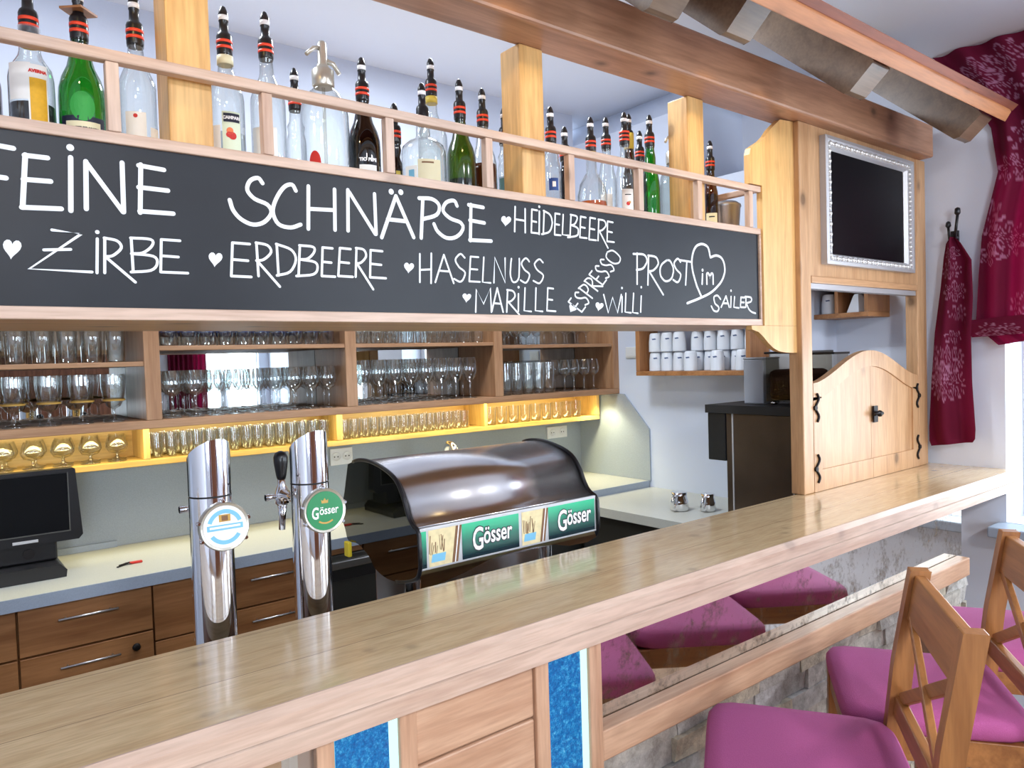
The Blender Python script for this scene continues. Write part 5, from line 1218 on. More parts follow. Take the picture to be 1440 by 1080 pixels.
def tower(X, Y, label, green):
    t = tag(empty('beer_tower', (X, Y, 0.8405)), label, 'beer tower', 'chrome beer towers behind the counter')
    r = 0.0405
    n = 40
    lo, hi = 0.841, 1.4345

    def col(z0, z1, cut):
        vs, fs = [], []
        zs = [z0, z0 + (z1 - z0) * 0.5, z1]
        for j, z_ in enumerate(zs):
            for i in range(n):
                a = 2 * PI * i / n
                x, y = r * math.cos(a), r * math.sin(a)
                zz_ = z_
                if cut and j == 2:
                    zz_ = z1 + (0.026 * (-0.28 * x - 0.96 * y) + 0.012 * (0.96 * x - 0.28 * y)) / r
                vs.append((X + x, Y + y, zz_))
        for j in range(2):
            for i in range(n):
                k = (i + 1) % n
                fs.append((j * n + i, j * n + k, (j + 1) * n + k, (j + 1) * n + i))
        m = MB().add(vs, fs, True)
        m.add(vs[2 * n:], [tuple(range(n))])
        m.add(vs[:n], [tuple(reversed(range(n)))])
        return m
    part('column', col(lo, 1.349, False), 'chrome', t)
    part('slanted_cap', col(1.3525, hi, True), 'chrome', t)
    part('seam_ring', MB().lathe([(r - 0.002, 1.3485), (r - 0.002, 1.353)], (X, Y, 0), n), 'black_matte', t)
    part('foot_flange', MB().lathe([(0.058, 0.841), (0.058, 0.849), (0.042, 0.856)], (X, Y, 0), n), 'chrome', t)
    # round badge on the guest side, turned a little towards the room's left
    d = Vector((-0.02, -1.0, 0.06)).normalized() if not green else Vector((-0.02, -1.0, 0.06)).normalized()
    c = Vector((X + 0.010, Y - r - 0.006, 1.293))
    U = Vector((0, 0, 1)).cross(d).normalized() * 1.0
    V = d.cross(U).normalized()
    if U.x < 0:
        U = -U
    if V.z < 0:
        V = -V

    def disc(prof, m_, nm, par, nn=36):
        vs, fs = [], []
        for rr, h in prof:
            for i in range(nn):
                a = 2 * PI * i / nn
                vs.append(c + U * (rr * math.cos(a)) + V * (rr * math.sin(a)) + d * h)
        for j in range(len(prof) - 1):
            for i in range(nn):
                k = (i + 1) % nn
                fs.append((j * nn + i, j * nn + k, (j + 1) * nn + k, (j + 1) * nn + i))
        fs.append(tuple(range((len(prof) - 1) * nn, len(prof) * nn)))
        return part(nm, MB().add(vs, fs), m_, par)
    rb = 0.0475
    bz = disc([(rb * 0.9, -0.010), (rb, -0.008), (rb, 0.004), (rb * 0.96, 0.007), (rb * 0.86, 0.005)], 'pewter', 'badge_ring', t)
    fc = disc([(rb * 0.86, 0.0045), (rb * 0.86, 0.0060)], 'green_sign' if green else 'sign_white', 'badge_face', bz)
    for a in (0.25, PI - 0.25, PI + 0.5, -0.6, PI / 2):
        lug = MB().lathe([(0.004, -0.004), (0.005, 0.0), (0.003, 0.006)], c + U * (rb * 1.02 * math.cos(a)) + V * (rb * 1.02 * math.sin(a)), 8, axis='y')
        part('badge_lug', lug, 'chrome', bz)
    org = c + d * 0.0066

    def arcband(r0, r1, a0, a1, m_, nm='badge_print'):
        k_ = 20
        vs = [org + U * (rr * math.cos(a0 + (a1 - a0) * i / k_)) + V * (rr * math.sin(a0 + (a1 - a0) * i / k_)) for rr in (r0, r1) for i in range(k_ + 1)]
        part(nm, MB().add(vs, [(i, i + 1, k_ + 2 + i, k_ + 1 + i) for i in range(k_)]), m_, bz)

    def rect(x0, x1, y0, y1, m_, nm='badge_print', e=0.0002):
        vs = [org + d * e + U * a_ + V * b_ for a_, b_ in ((x0, y0), (x1, y0), (x1, y1), (x0, y1))]
        part(nm, MB().add(vs, [(0, 1, 2, 3)]), m_, bz)
    if green:
        flat_text('badge_lettering', 'G', 0.034, 'ink_white', bz, org - U * 0.0225 - V * 0.003 + d * 0.0003, U, V, 0.0008, 0.06, sx=0.66)
        flat_text('badge_lettering', 'össer', 0.0225, 'ink_white', bz, org + U * 0.0085 + V * 0.0005 + d * 0.0003, U, V, 0.0003, 0.06, sx=0.86, sy=1.1)
        part('badge_crest', MB().add([org + U * a_ + V * b_ for a_, b_ in ((-0.007, 0.016), (0.007, 0.016), (0.008, 0.024), (0.004, 0.021), (0.0, 0.027), (-0.004, 0.021), (-0.008, 0.024))], [tuple(range(7))]), 'crest_gold', bz)
        arcband(0.024, 0.0275, PI * 1.30, PI * 1.70, 'crest_gold')
    else:
        arcband(0.026, 0.034, PI * 0.10, PI * 0.90, 'light_blue_sign')
        arcband(0.026, 0.034, PI * 1.18, PI * 1.82, 'light_blue_sign')
        rect(-0.034, 0.034, -0.006, 0.005, 'light_blue_sign')
        rect(-0.011, 0.011, 0.010, 0.024, 'crest_gold')
        rect(-0.006, 0.006, 0.012, 0.022, 'sketch_brown', e=0.0004)
        rect(-0.029, 0.029, -0.002, 0.002, 'sign_white', e=0.0004)
    # tap on the staff side
    tx, ty = X + (0.010 if green else 0.028), Y + 0.185
    tp = MB().tube([(X, Y + r - 0.002, 1.302), (tx, ty - 0.01, 1.302)], 0.012, 12)
    tp.lathe([(0.010, 1.272), (0.017, 1.280), (0.018, 1.300), (0.013, 1.314), (0.009, 1.322), (0.009, 1.338)], (tx, ty, 0), 14)
    tp.tube([(tx - 0.040, ty, 1.296), (tx, ty, 1.296)], [0.008, 0.005], 8)
    tf = part('tap_body', tp, 'chrome', t)
    part('spout', MB().tube([(tx, ty, 1.276), (tx, ty + 0.003, 1.25), (tx, ty + 0.008, 1.215)], [0.011, 0.009, 0.0075], 12), 'chrome', tf)
    part('tap_handle', MB().lathe([(0.010, 1.336), (0.012, 1.345), (0.0165, 1.376), (0.0165, 1.388), (0.012, 1.398), (0.003, 1.402)], (tx, ty, 0), 16), 'black_plastic', t)
    return t


tower(0.4475, 1.53, 'chrome beer tower with a white and light blue round badge', False)
tower(0.655, 1.53, 'chrome beer tower with a green round badge', True)

# ================================================================ tap canopy with sign strip
cp = tag(empty('tap_canopy', (1.235, 1.7, 0.8405)), 'curved chrome tap canopy with smoked glass ends and a green sign strip', 'tap canopy')
CX0, CX1 = 0.930, 1.540


def spl(pts, n=5):
    P = [Vector(p) for p in pts]
    P = [2 * P[0] - P[1]] + P + [2 * P[-1] - P[-2]]
    o = []
    for i in range(1, len(P) - 2):
        for k_ in range(n):
            t_ = k_ / n
            o.append(tuple(0.5 * ((2 * P[i]) + (-P[i - 1] + P[i + 1]) * t_ + (2 * P[i - 1] - 5 * P[i] + 4 * P[i + 1] - P[i + 2]) * t_ * t_ + (-P[i - 1] + 3 * P[i] - 3 * P[i + 1] + P[i + 2]) * t_ ** 3)))
    o.append(tuple(P[-2]))
    return o


hood = spl([(1.905, 1.322), (1.845, 1.338), (1.775, 1.340), (1.700, 1.327), (1.645, 1.305), (1.617, 1.272), (1.600, 1.238), (1.580, 1.212), (1.557, 1.199)], 6)
part('chrome_hood', MB().grid([[(CX0 + 0.006, y, z_) for y, z_ in hood], [(CX1 - 0.006, y, z_) for y, z_ in hood]]), 'hood_chrome', cp, solid=0.003)
under = spl([(1.548, 1.097), (1.556, 1.082), (1.60, 1.066), (1.66, 1.052), (1.72, 1.052), (1.77, 1.066), (1.80, 1.090), (1.86, 1.112), (1.92, 1.112)], 5)
part('chrome_underside', MB().grid([[(CX0 + 0.006, y, z_) for y, z_ in under], [(CX1 - 0.006, y, z_) for y, z_ in under]]), 'hood_chrome', cp, solid=0.003)
side = spl([(1.905, 1.324), (1.845, 1.340), (1.775, 1.342), (1.700, 1.329), (1.645, 1.307), (1.613, 1.270), (1.594, 1.232), (1.575, 1.208), (1.552, 1.197)], 4) + [(1.543, 1.185), (1.541, 1.14)] + spl([(1.542, 1.105), (1.556, 1.078), (1.60, 1.060), (1.66, 1.047), (1.72, 1.047), (1.77, 1.061), (1.80, 1.086), (1.86, 1.108), (1.918, 1.108), (1.936, 1.137), (1.956, 1.179), (1.932, 1.244)], 4)
for a_, b_ in ((CX0 - 0.001, CX0 + 0.005), (CX1 - 0.005, CX1 + 0.001)):
    sp_ = part('side_glass', MB().prism(side, a_, b_, 'x'), 'smoked_glass', cp)
    rimpts = [((a_ + b_) / 2, y, z_) for y, z_ in side]
    part('black_edge', MB().tube(rimpts[2:48], 0.0055, 8), 'black_plastic', sp_)
sg = part('sign_frame', MB().box(CX0 + 0.006, CX1 - 0.006, 1.5455, 1.556, 1.094, 1.198), 'silver_smooth', cp, bevel=0.002)
YS = 1.5448


def sign_quad(name, x0, x1, z0, z1, m_, slant=0.0, y=YS, par=sg):
    part(name, MB().add([(x0 - slant, y, z0), (x1 - slant, y, z0), (x1, y, z1), (x0, y, z1)], [(0, 1, 2, 3)]), m_, par)


Z0s, Z1s = 1.100, 1.190
sign_quad('green_field', 0.937, 0.953, Z0s, Z1s, 'green_print')
for x0, x1 in ((0.959, 1.044), (1.253, 1.334)):
    sign_quad('beer_picture', x0, x1, Z0s, Z1s, 'beer_cream', 0.0)
    for k_ in range(9):
        xx = x0 + 0.004 + 0.0052 * k_ + random.uniform(-0.001, 0.001)
        z_ = Z0s + random.uniform(0.022, 0.04)
        sign_quad('sketch_line', xx, xx + 0.0016 + 0.0015 * random.random(), z_, z_ + random.uniform(0.02, 0.045), 'sketch_brown', random.uniform(-0.006, 0.006), YS - 0.0002)
    sign_quad('picture_label', x0 + 0.010, x0 + 0.050, Z0s + 0.010, Z0s + 0.030, 'light_blue_sign', 0.004, YS - 0.0003)
    sign_quad('dark_slant', x1 - 0.004, x1 + 0.014, Z0s, Z1s, 'sketch_brown', 0.014, YS - 0.0004)
    sign_quad('light_slant', x1 + 0.004, x1 + 0.007, Z0s, Z1s, 'ink_white', 0.014, YS - 0.0005)
for x0, x1, tx in ((1.058, 1.243, 1.155), (1.348, 1.527, 1.447)):
    sign_quad('green_field', x0, x1, Z0s, Z1s, 'green_print', 0.0)
    for m_, bo, yo in (('ink_dark', 0.0030, 0.0008), ('ink_white', 0.0009, 0.0014)):
        flat_text('sign_lettering', 'G', 0.082, m_, sg, (tx - 0.048, YS - yo, 1.146), bold=bo * 1.3, sx=0.62, slant=0.04)
        flat_text('sign_lettering', 'össer', 0.053, m_, sg, (tx + 0.017, YS - yo, 1.150), bold=bo, sx=0.80, sy=1.2, slant=0.04)
val = [(0.936, 1.0985), (0.936, 1.050), (0.985, 1.052), (1.06, 1.064), (1.14, 1.082), (1.20, 1.0885), (1.30, 1.0885), (1.37, 1.082), (1.43, 1.068), (1.50, 1.066), (1.534, 1.075), (1.534, 1.0985)]
part('lower_valance', MB().prism(val, 1.549, 1.553, 'y'), 'chrome', cp, bevel=0.0015)
part('rear_panel', MB().box(0.945, 1.525, 1.790, 1.794, 0.8405, 1.062), 'steel', cp)
for x_ in (1.00, 1.465):
    part('support_column', MB().lathe([(0.030, 0.841), (0.030, 0.848), (0.021, 0.852), (0.021, 1.066)], (x_, 1.70, 0), 24), 'chrome', cp)
tg = MB().box(0.916, 0.928, 1.895, 1.922, 1.066, 1.108)
tt = part('yellow_tag', tg, 'yellow_tag', cp, bevel=0.003)
tpm = MB()
for i in range(3):
    x_ = 1.10 + 0.13 * i
    tpm.tube([(x_, 1.78, 1.10), (x_, 1.86, 1.09), (x_, 1.87, 1.04)], [0.012, 0.010, 0.008], 10)
part('tap_spout', tpm, 'chrome', cp)

# kitchen mixer on the back worktop, its bend showing above the canopy
kf = tag(empty('mixer_tap', (1.845, 2.78, 0.963)), 'small chrome mixer tap peeping over the middle of the canopy', 'tap')
part('tap_neck', MB().tube([(1.845, 2.80, 0.963), (1.845, 2.80, 1.18), (1.843, 2.79, 1.218), (1.838, 2.765, 1.236), (1.832, 2.73, 1.234), (1.828, 2.70, 1.215), (1.827, 2.695, 1.195)], 0.014, 12), 'chrome', kf)
part('tap_base', MB().lathe([(0.026, 0.9632), (0.026, 0.972), (0.018, 0.985), (0.018, 1.02)], (1.845, 2.80, 0), 20), 'chrome', kf)
part('tap_lever', MB().tube([(1.862, 2.80, 1.0), (1.905, 2.80, 1.03)], 0.006, 8), 'chrome', kf)

# ================================================================ till, keys, sockets
tl = tag(empty('till_monitor', (0.2, 2.80, 0.9625)), 'black touch screen till standing on the back worktop', 'till')
tb = MB().prism([(-0.02, 0.963), (0.345, 0.963), (0.348, 0.985), (0.33, 1.005), (-0.02, 1.005)], 2.70, 2.95, 'y')
part('stand_base', tb, 'black_plastic', tl, bevel=0.004)
part('stand_neck', MB().box(0.0, 0.334, 2.78, 2.90, 1.005, 1.070), 'black_plastic', tl, bevel=0.006)
part('lock_plate', MB().lathe([(0.016, -0.003), (0.016, 0.003)], (0.255, 2.777, 1.035), 16, axis='y'), 'iron', tl)
hs = MB().prism([(-0.12, 1.066), (0.392, 1.066), (0.404, 1.080), (0.390, 1.293), (0.384, 1.296), (-0.12, 1.296)], 2.755, 2.80, 'y')
h_ = part('screen_housing', hs, 'black_plastic', tl, bevel=0.004)
part('touch_screen', MB().box(-0.11, 0.366, 2.7525, 2.7549, 1.100, 1.282), 'screen_black', h_)
fl_ = MB().box(-0.11, 0.370, 2.752, 2.7549, 1.0955, 1.0985).box(0.3665, 0.3695, 2.752, 2.7549, 1.0985, 1.284)
part('bezel_line', fl_, 'fridge_steel', h_)
part('maker_plate', MB().box(0.212, 0.280, 2.7515, 2.7549, 1.074, 1.083), 'silver_smooth', h_, bevel=0.001)
ky = tag(empty('key_bunch', (0.527, 2.72, 0.963)), 'bunch of keys with a red tag on the grey worktop', 'keys')
part('key', MB().bar((0.487, 2.694, 0.965), (0.520, 2.715, 0.966), 0.006, 0.003).bar((0.495, 2.705, 0.967), (0.532, 2.722, 0.968), 0.006, 0.003), 'iron', ky)
part('key_tag', MB().box(0.528, 0.566, 2.708, 2.722, 0.9632, 0.970), 'red_plastic', ky, bevel=0.002)
part('key_ring', MB().tube([(0.524 + 0.012 * math.cos(a_ * PI / 8), 2.718 + 0.012 * math.sin(a_ * PI / 8), 0.966) for a_ in range(17)], 0.0015, 6, caps=False), 'black_plastic', ky)


def socket(x0, x1, z0, z1, label):
    t = tag(empty('wall_socket', ((x0 + x1) / 2, BY - 0.0085, z0)), label, 'socket')
    part('socket_plate', MB().box(x0, x1, BY - 0.019, BY - 0.0085, z0, z1), 'white_plastic', t, bevel=0.002)
    k_ = 2
    for i in range(k_):
        x = x0 + (x1 - x0) * (i + 0.5) / k_
        o = part('socket_insert', MB().lathe([(0.021, -0.0014), (0.021, 0.0010), (0.018, 0.0016), (0.016, -0.0010), (0.001, -0.0010)], (x, BY - 0.0205, (z0 + z1) / 2), 20, caps=False, axis='y'), 'white_plastic', t)
        hm = MB()
        for sx in (-0.008, 0.008):
            hm.lathe([(0.0030, 0), (0.0030, 0.0006)], (x + sx, BY - 0.0199, (z0 + z1) / 2), 8, axis='y')
        part('socket_hole', hm, 'black_matte', o)


socket(1.395, 1.500, 1.163, 1.236, 'white double wall socket behind the green badged beer tower')
socket(2.652, 2.795, 1.167, 1.230, 'white double wall socket near the angled side splash')
t = tag(obj('light_switch', MB().box(2.9065, 2.9155, 2.600, 2.680, 1.592, 1.648), 'white_plastic', bevel=0.002), 'small white switch plate on the wall left of the cups', 'switch')
part('switch_key', MB().box(2.904, 2.9064, 2.610, 2.670, 1.600, 1.640), 'white_plastic', t)

# ================================================================ coffee machine, grinder, chrome jugs
cm = tag(empty('coffee_machine', (2.72, 1.67, 0.93)), 'brown grey coffee machine with a black overhanging top behind the post', 'coffee machine')
part('housing', MB().box(2.55, 2.89, 1.515, 1.815, 0.931, 1.3585), 'dark_steel', cm, bevel=0.003)
part('edge_strip', MB().box(2.5465, 2.5495, 1.780, 1.786, 0.931, 1.3585).box(2.5465, 2.5495, 1.517, 1.522, 0.931, 1.3585), 'silver_smooth', cm)
tp = MB().prism([(1.505, 1.359), (1.905, 1.359), (1.905, 1.392), (1.505, 1.392)], 2.535, 2.90, 'x')
part('black_top', tp, 'black_matte', cm, bevel=0.003)
part('black_front', MB().box(2.545, 2.89, 1.8155, 1.900, 1.165, 1.3585), 'black_plastic', cm, bevel=0.003)
tag(obj('bean_container', MB().box(2.64, 2.76, 1.700, 1.790, 1.3925, 1.572).box(2.638, 2.762, 1.698, 1.792, 1.572, 1.580), 'grey_plastic', bevel=0.004), 'grey metal box on top of the coffee machine', 'box')
hp = tag(empty('bean_hopper', (2.70, 1.59, 1.3925)), 'clear bean hopper with dark coffee beans beside the post', 'coffee hopper')
part('hopper_wall', MB().box(2.63, 2.85, 1.525, 1.68, 1.405, 1.592), 'hopper_plastic', hp)
part('coffee_beans', MB().box(2.634, 2.846, 1.529, 1.676, 1.409, 1.530), 'coffee_beans', hp, bevel=0.02)
part('hopper_lid', MB().box(2.625, 2.855, 1.520, 1.685, 1.592, 1.601), 'black_plastic', hp, bevel=0.002)
ft = MB()
for x_ in (2.65, 2.83):
    for y_ in (1.545, 1.66):
        ft.lathe([(0.012, 1.3925), (0.014, 1.400), (0.010, 1.4048)], (x_, y_, 0), 12)
part('hopper_foot', ft, 'chrome', hp)
hp2 = tag(empty('bean_hopper', (3.02, 1.66, 1.35)), 'smaller clear container with a black lid seen over the hatch door', 'coffee hopper')
part('hopper_wall', MB().box(2.93, 3.05, 1.56, 1.66, 1.40, 1.583), 'hopper_plastic', hp2)
part('hopper_lid', MB().box(2.926, 3.054, 1.556, 1.664, 1.583, 1.592), 'black_plastic', hp2)
part('hopper_stand', MB().box(2.935, 3.045, 1.565, 1.655, 0.0, 1.40), 'grey_plastic', hp2)


def jug(x, y, r, h, label):
    t = tag(empty('milk_jug', (x, y, 0.9305)), label, 'jug')
    part('jug_body', MB().lathe([(r * 0.9, 0.9305), (r, 0.934), (r * 0.96, 0.93 + h * 0.5), (r * 0.78, 0.93 + h * 0.8), (r * 0.86, 0.93 + h)], (x, y, 0), 22), 'chrome', t)
    part('jug_handle', MB().tube([(x - r * 0.8, y - 0.005, 0.93 + h * 0.85), (x - r * 1.5, y - 0.012, 0.93 + h * 0.75), (x - r * 1.5, y - 0.012, 0.93 + h * 0.35), (x - r * 0.95, y - 0.005, 0.93 + h * 0.2)], 0.005, 8), 'chrome', t)


jug(2.55, 2.06, 0.040, 0.080, 'chrome jug on the side worktop, farther from the coffee machine')
jug(2.62, 1.965, 0.034, 0.075, 'chrome jug standing right in front of the coffee machine')

# ================================================================ cup shelves
cs = tag(empty('cup_shelf', (2.85, 2.16, 1.505)), 'wooden wall shelf holding stacked white cups', 'shelf')
part('shelf_board', MB().box(2.775, 2.9155, 1.845, 2.492, 1.503, 1.524), 'oak_x', cs, bevel=0.002)
part('side_board', MB().box(2.775, 2.9155, 2.466, 2.4915, 1.5245, 1.78), 'oak_z', cs, bevel=0.002)
part('top_board', MB().box(2.775, 2.9155, 1.845, 2.492, 1.7805, 1.80), 'oak_x', cs, bevel=0.002)
part('side_board', MB().box(2.775, 2.9155, 1.845, 1.868, 1.5245, 1.78), 'oak_z', cs, bevel=0.002)
HC = 0.092
RC = 0.0325


def cup_proto():
    o = obj('cup', MB().lathe([(0.0235, 0.0), (0.033, 0.0), (RC, 0.004), (0.0318, 0.05), (0.0275, HC - 0.008), (0.0235, HC - 0.001), (0.018, HC), (0.0005, HC - 0.002)], (0, 0, 0), 22), 'porcelain')
    rows = [bend([(-0.009 + 0.018 * i / 5 - 0.004 * j, 0.058 + 0.006 * j + 0.002 * i / 5) for i in range(6)], 0, 0, 0.0312 - 0.0008 * j, PI) for j in (0, 1)]
    obj('cup_print', MB().grid(rows), 'cup_print', o)
    return o


cup0 = cup_proto()
used = [False]


def cup(x, y, z_, label, group):
    o = cup0 if not used[0] else copy_tree(cup0)
    used[0] = True
    o.location = (x, y, z_)
    o.rotation_euler = (0, 0, random.uniform(0.2, 0.9))
    tag(o, label, 'cup', group)


for k_, y in enumerate((2.415, 2.342, 2.269)):
    for lv in (0, 1):
        cup(2.835, y, 1.5243 + lv * (HC + 0.0005), 'upturned white cup, %s of the %s two-high stack from the shelf\'s left end' % (('lower', 'upper')[lv], ('first', 'second', 'third')[k_]), 'stacked white cups on the wall shelf')
for k_, y in enumerate((2.196, 2.123, 2.050, 1.977, 1.905)):
    for lv in (0, 1):
        cup(2.879, y, 1.5243 + lv * (HC + 0.0005), 'white cup in a two-high stack behind the front cups of the shelf', 'white cups at the back of the wall shelf')
for k_, y in enumerate((2.185, 2.038, 1.905)):
    cup(2.809, y, 1.5243, 'single upturned white cup in front of the stacks, %s from the left' % ('first', 'second', 'third')[k_], 'single white cups at the front of the wall shelf')
us = tag(empty('hatch_shelf', (3.38, 1.70, 1.744)), 'small wooden shelf seen through the hatch opening', 'shelf')
part('shelf_board', MB().box(3.28, RX - 0.001, 1.585, 1.839, 1.744, 1.766), 'oak_x', us, bevel=0.002)
part('end_board', MB().box(3.28, RX - 0.001, 1.585, 1.603, 1.7665, 1.885), 'oak_z', us)
part('middle_board', MB().box(3.28, RX - 0.001, 1.722, 1.738, 1.7665, 1.885), 'oak_z', us)
part('top_board', MB().box(3.28, RX - 0.001, 1.585, 1.839, 1.8855, 1.90), 'oak_x', us)
for lv in (0,):
    cup(3.335, 1.795, 1.7663, 'white cup on the small shelf seen through the hatch opening', None)
fn = tag(obj('coffee_filter_holder', MB().lathe([(0.046, 0.0), (0.047, 0.004), (0.020, 0.075), (0.014, 0.084), (0.010, 0.084)], (0, 0, 0), 4, smooth=False), 'porcelain'), 'white pyramid shaped holder on the small shelf behind the hatch', 'holder')
fn.location = (3.345, 1.662, 1.7663)
fn.rotation_euler = (0, 0, 0.5)

# ================================================================ curtain and hooks


def curtain_piece(name, rows_def, nu, nv, xoff, folds, amp, parent, flowers, phase=0.0):
    """rows_def: (z_left, z_right, y_left, y_right) from top to bottom"""
    rows, prt = [], []
    m = len(rows_def)
    for j in range(nv + 1):
        t_ = j / nv * (m - 1)
        i0 = min(int(t_), m - 2)
        f_ = t_ - i0
        f2 = f_ * f_ * (3 - 2 * f_) * 0.5 + f_ * 0.5
        a_ = [rows_def[i0][k_] * (1 - f2) + rows_def[i0 + 1][k_] * f2 for k_ in range(4)]
        r = []
        for i in range(nu + 1):
            u = i / nu
            zz_ = a_[0] * (1 - u) + a_[1] * u
            yy = a_[2] * (1 - u) + a_[3] * u
            dx = amp * math.sin(folds * 2 * PI * u + phase + 0.9 * math.sin(j / nv * 4)) + 0.3 * amp * math.sin(folds * 5.1 * u + 3 * j / nv)
            r.append((xoff + dx, yy, zz_))
            v = 0.0
            for fy, fz, R_, npet, rot in flowers:
                d_ = math.hypot(yy - fy, zz_ - fz)
                if d_ < R_:
                    th = math.atan2(zz_ - fz, yy - fy) + rot
                    pet = abs(math.sin(npet * th))
                    edge = R_ * (0.35 + 0.65 * pet)
                    if d_ < edge and (d_ > edge * 0.87 or abs(math.sin(npet * 3 * th)) > 0.955):
                        v = 0.75
            prt.append(v)
        rows.append(r)
    mb = MB().grid(rows)
    o = part(name, mb, 'curtain_cloth', parent)
    at = o.data.attributes.new('print', 'FLOAT', 'POINT')
    at.data.foreach_set('value', prt)
    return o


cu = tag(empty('curtain', (3.44, 1.1, 1.15)), 'burgundy curtain with pale flower print tied to a hook beside the window', 'curtain')
fl1 = [(1.20, 2.70, 0.085, 5, 0.3), (1.10, 2.74, 0.075, 4, 0.9), (1.12, 2.60, 0.07, 5, 0), (1.17, 2.12, 0.07, 4, 0.2), (1.10, 2.02, 0.075, 5, 0.5), (1.16, 1.97, 0.05, 3, 0.1), (1.02, 2.42, 0.07, 5, 0.4), (1.08, 2.30, 0.06, 4, 0.1), (1.05, 1.76, 0.05, 4, 0.7), (0.95, 2.2, 0.07, 4, 0), (0.98, 2.62, 0.07, 5, 0.4)]
curtain_piece('window_drape', [(2.828, 2.826, 1.371, 0.60), (2.66, 2.66, 1.245, 0.60), (2.48, 2.48, 1.158, 0.62), (2.30, 2.30, 1.135, 0.64), (2.05, 2.0, 1.195, 0.66), (1.90, 1.86, 1.205, 0.68), (1.68, 1.70, 1.215, 0.70), (1.60, 1.66, 1.13, 0.72)], 150, 180, 3.435, 5.5, 0.016, cu, fl1)
fl2 = [(1.365, 1.49, 0.060, 6, 0.2), (1.315, 1.545, 0.060, 7, 0.5), (1.325, 1.44, 0.075, 8, 0.1), (1.385, 1.58, 0.035, 3, 0.4), (1.30, 1.64, 0.03, 3, 0.2), (1.29, 1.83, 0.045, 4, 0.4), (1.305, 1.92, 0.04, 5, 0), (1.28, 1.74, 0.035, 4, 0.9), (1.30, 1.99, 0.03, 4, 0.1)]
curtain_piece('tied_tail', [(2.060, 2.058, 1.312, 1.286), (2.035, 2.030, 1.328, 1.262), (1.98, 1.955, 1.338, 1.222), (1.85, 1.80, 1.352, 1.218), (1.66, 1.64, 1.378, 1.226), (1.45, 1.45, 1.394, 1.222), (1.255, 1.255, 1.404, 1.210), (1.195, 1.215, 1.402, 1.212), (1.172, 1.200, 1.392, 1.222)], 120, 200, 3.425, 1.6, 0.014, cu, fl2, 1.0)
fl3 = [(1.16, 1.645, 0.05, 5, 0.2), (1.09, 1.64, 0.05, 6, 0.4)]
curtain_piece('gathered_fold', [(1.705, 1.735, 1.255, 0.72), (1.69, 1.715, 1.252, 0.71), (1.66, 1.68, 1.240, 0.70), (1.635, 1.655, 1.226, 0.70)], 80, 50, 3.414, 1.2, 0.008, cu, fl3, 2.0)
hm = MB().box(RX - 0.012, RX - 0.0005, 1.292, 1.322, 2.03, 2.09)
hm.tube([(RX - 0.006, 1.318, 2.06), (RX - 0.035, 1.318, 2.055), (RX - 0.040, 1.320, 2.105)], 0.005, 8)
hm.lathe([(0.006, 2.103), (0.011, 2.110), (0.009, 2.125), (0.003, 2.130)], (RX - 0.040, 1.320, 0), 10)
hm.tube([(RX - 0.006, 1.296, 2.06), (RX - 0.045, 1.292, 2.06), (RX - 0.055, 1.278, 2.150)], 0.006, 8)
hm.lathe([(0.006, 2.148), (0.012, 2.156), (0.010, 2.176), (0.003, 2.180)], (RX - 0.055, 1.278, 0), 10)
tag(obj('wall_hook', hm, 'black_plastic'), 'black double wall hook holding the tied curtain', 'hook')
cu2 = tag(empty('curtain', (-0.3, -3.1, 0.6)), 'burgundy curtain beside the wide front window at the left', 'curtain')


def straight_drape(x0, x1, parent):
    rows = []
    for j in range(13):
        rows.append([(x0 + (x1 - x0) * i / 60, -3.14 + 0.03 * math.sin(i * 0.9), 2.6 - 2.0 * j / 12) for i in range(61)])
    o = part('window_drape', MB().grid(rows), 'curtain_cloth', parent)
    at = o.data.attributes.new('print', 'FLOAT', 'POINT')
    at.data.foreach_set('value', [0.0] * len(o.data.vertices))


straight_drape(-0.55, -0.05, cu2)
cu3 = tag(empty('curtain', (2.5, -3.1, 0.6)), 'burgundy curtain beside the narrow front window at the right', 'curtain')
straight_drape(2.28, 2.72, cu3)

# ================================================================ bar stools


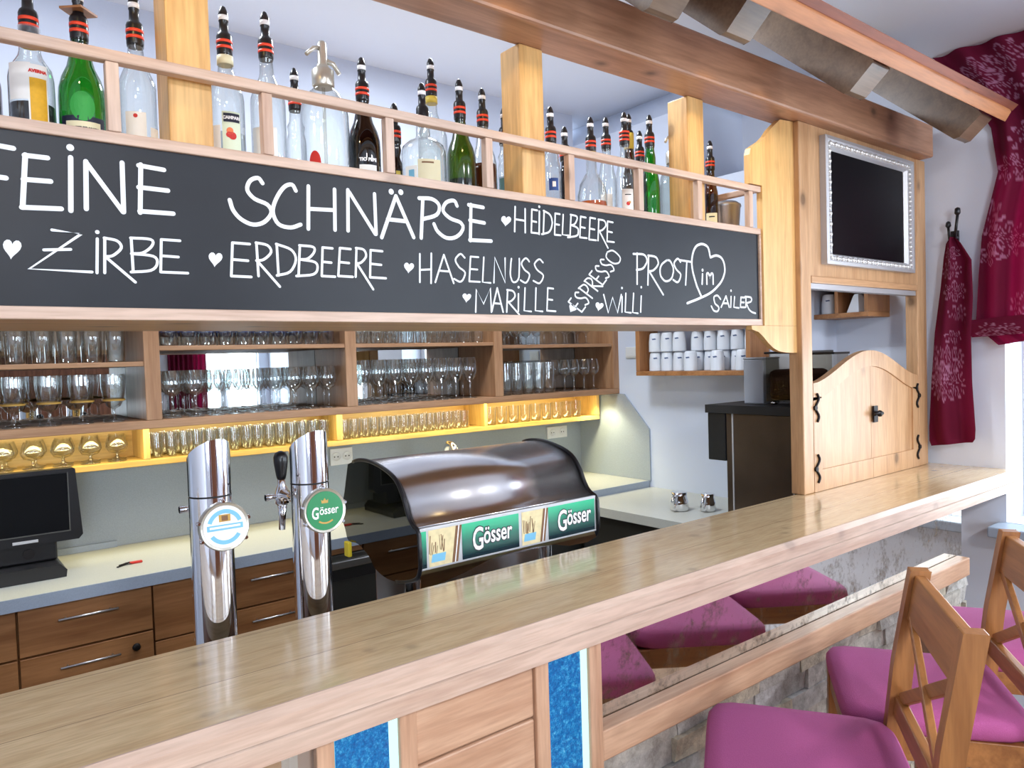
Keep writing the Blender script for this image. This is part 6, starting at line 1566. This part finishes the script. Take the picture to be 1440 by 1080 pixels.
def stool():
    t = empty('bar_stool')
    SZt = 0.80
    w2, d2 = 0.200, 0.195
    pad = MB()
    n = 14
    for (zz_, k_) in ((0, 0),):
        pass
    rows = []
    prof = [(0.94, -0.050), (0.985, -0.042), (1.0, -0.026), (0.992, -0.012), (0.955, -0.003), (0.80, 0.003), (0.45, 0.006), (0.02, 0.007)]
    vs, fs = [], []
    N = 48
    for s_, dz in prof:
        for i in range(N):
            a_ = 2 * PI * i / N
            ca, sa = math.cos(a_), math.sin(a_)
            p = 8.0
            q = (abs(ca) ** p + abs(sa) ** p) ** (-1 / p)
            x, y = q * ca * w2, q * sa * d2
            tw = 1.0 + 0.05 * (y / d2)
            vs.append((x * s_ * tw, y * s_, SZt - 0.006 + dz))
    for j in range(len(prof) - 1):
        for i in range(N):
            k_ = (i + 1) % N
            fs.append((j * N + i, j * N + k_, (j + 1) * N + k_, (j + 1) * N + i))
    fs.append(tuple(range((len(prof) - 1) * N, len(prof) * N)))
    fs.append(tuple(reversed(range(N))))
    obj('seat_cushion', MB().add(vs, fs, True), 'seat_fabric', t)
    ap = MB()
    ap.box(-w2 + 0.012, w2 - 0.012, d2 - 0.035, d2 - 0.012, SZt - 0.115, SZt - 0.0565)
    ap.box(-w2 + 0.012, w2 - 0.012, -d2 + 0.004, -d2 + 0.026, SZt - 0.115, SZt - 0.0565)
    for sx in (-1, 1):
        ap.box(sx * (w2 - 0.022) - 0.011, sx * (w2 - 0.022) + 0.011, -d2 + 0.03, d2 - 0.03, SZt - 0.115, SZt - 0.0565)
    obj('seat_apron', ap, 'chair_x', t, bevel=0.002)
    for sx in (-1, 1):
        fl_ = MB().bar((sx * 0.176, d2 - 0.026, 0.0), (sx * 0.176, d2 - 0.026, SZt - 0.0565), 0.036, 0.036, (0, 1, 0))
        obj('leg', fl_, 'chair_z', t, bevel=0.003)
        ps = MB()
        path = [(-d2 - 0.060, 0.0), (-d2 - 0.010, 0.45), (-d2 - 0.004, SZt - 0.04), (-d2 - 0.022, SZt + 0.12), (-d2 - 0.058, 1.125)]
        h0 = 0.020
        poly = [(y + h0, z_) for y, z_ in path] + [(y - h0, z_) for y, z_ in reversed(path)]
        ps.prism(poly, sx * 0.186 - 0.016, sx * 0.186 + 0.016, 'x')
        obj('leg', ps, 'chair_z', t, bevel=0.003)

    def yb(z_):
        if z_ < SZt + 0.12:
            f_ = (z_ - (SZt - 0.04)) / 0.16
            return -d2 - 0.004 - 0.018 * f_
        f_ = (z_ - (SZt + 0.12)) / (1.125 - SZt - 0.12)
        return -d2 - 0.022 - 0.036 * f_
    ta, tb_ = 1.115, 1.020
    obj('back_top_rail', MB().prism([(yb(tb_) + 0.011, tb_), (yb(ta) + 0.011, ta), (yb(ta) - 0.011, ta), (yb(tb_) - 0.011, tb_)], -0.1695, 0.1695, 'x'), 'chair_x', t, bevel=0.003)
    la, lb = 0.850, 0.808
    obj('back_lower_rail', MB().prism([(yb(lb) + 0.010, lb), (yb(la) + 0.010, la), (yb(la) - 0.010, la), (yb(lb) - 0.010, lb)], -0.1695, 0.1695, 'x'), 'chair_x', t, bevel=0.003)
    for sx in (-1, 1):
        off = 0.003 * sx
        cr = MB().bar((-0.158 * sx, yb(0.850) + off, 0.850), (0.158 * sx, yb(1.022) + off, 1.022), 0.014, 0.026, (0, 0, 1))
        obj('back_cross_slat', cr, 'chair_x', t, bevel=0.002)
    fr_ = MB().box(-0.158, 0.158, d2 - 0.042, d2 - 0.018, 0.26, 0.30)
    obj('foot_rest', fr_, 'chair_x', t, bevel=0.003)
    for sx in (-1, 1):
        obj('side_stretcher', MB().bar((sx * 0.18, d2 - 0.044, 0.36), (sx * 0.184, -d2 - 0.002, 0.36), 0.02, 0.028), 'chair_x', t, bevel=0.002)
    return t


st0 = stool()
SPOTS = [((1.366, 0.802, 0.0), 35.1, 'wooden bar stool with purple seat nearest the camera'), ((1.872, 0.795, 0.0), 35.0, 'middle purple seated bar stool, behind the nearest one'), ((2.378, 0.785, 0.0), 35.0, 'purple seated bar stool farthest away, nearest the window')]
for i, (loc, deg, lb) in enumerate(SPOTS):
    o = st0 if i == 0 else copy_tree(st0)
    o.location = loc
    o.rotation_euler = (0, 0, math.radians(deg))
    tag(o, lb, 'bar stool', 'bar stools along the counter')
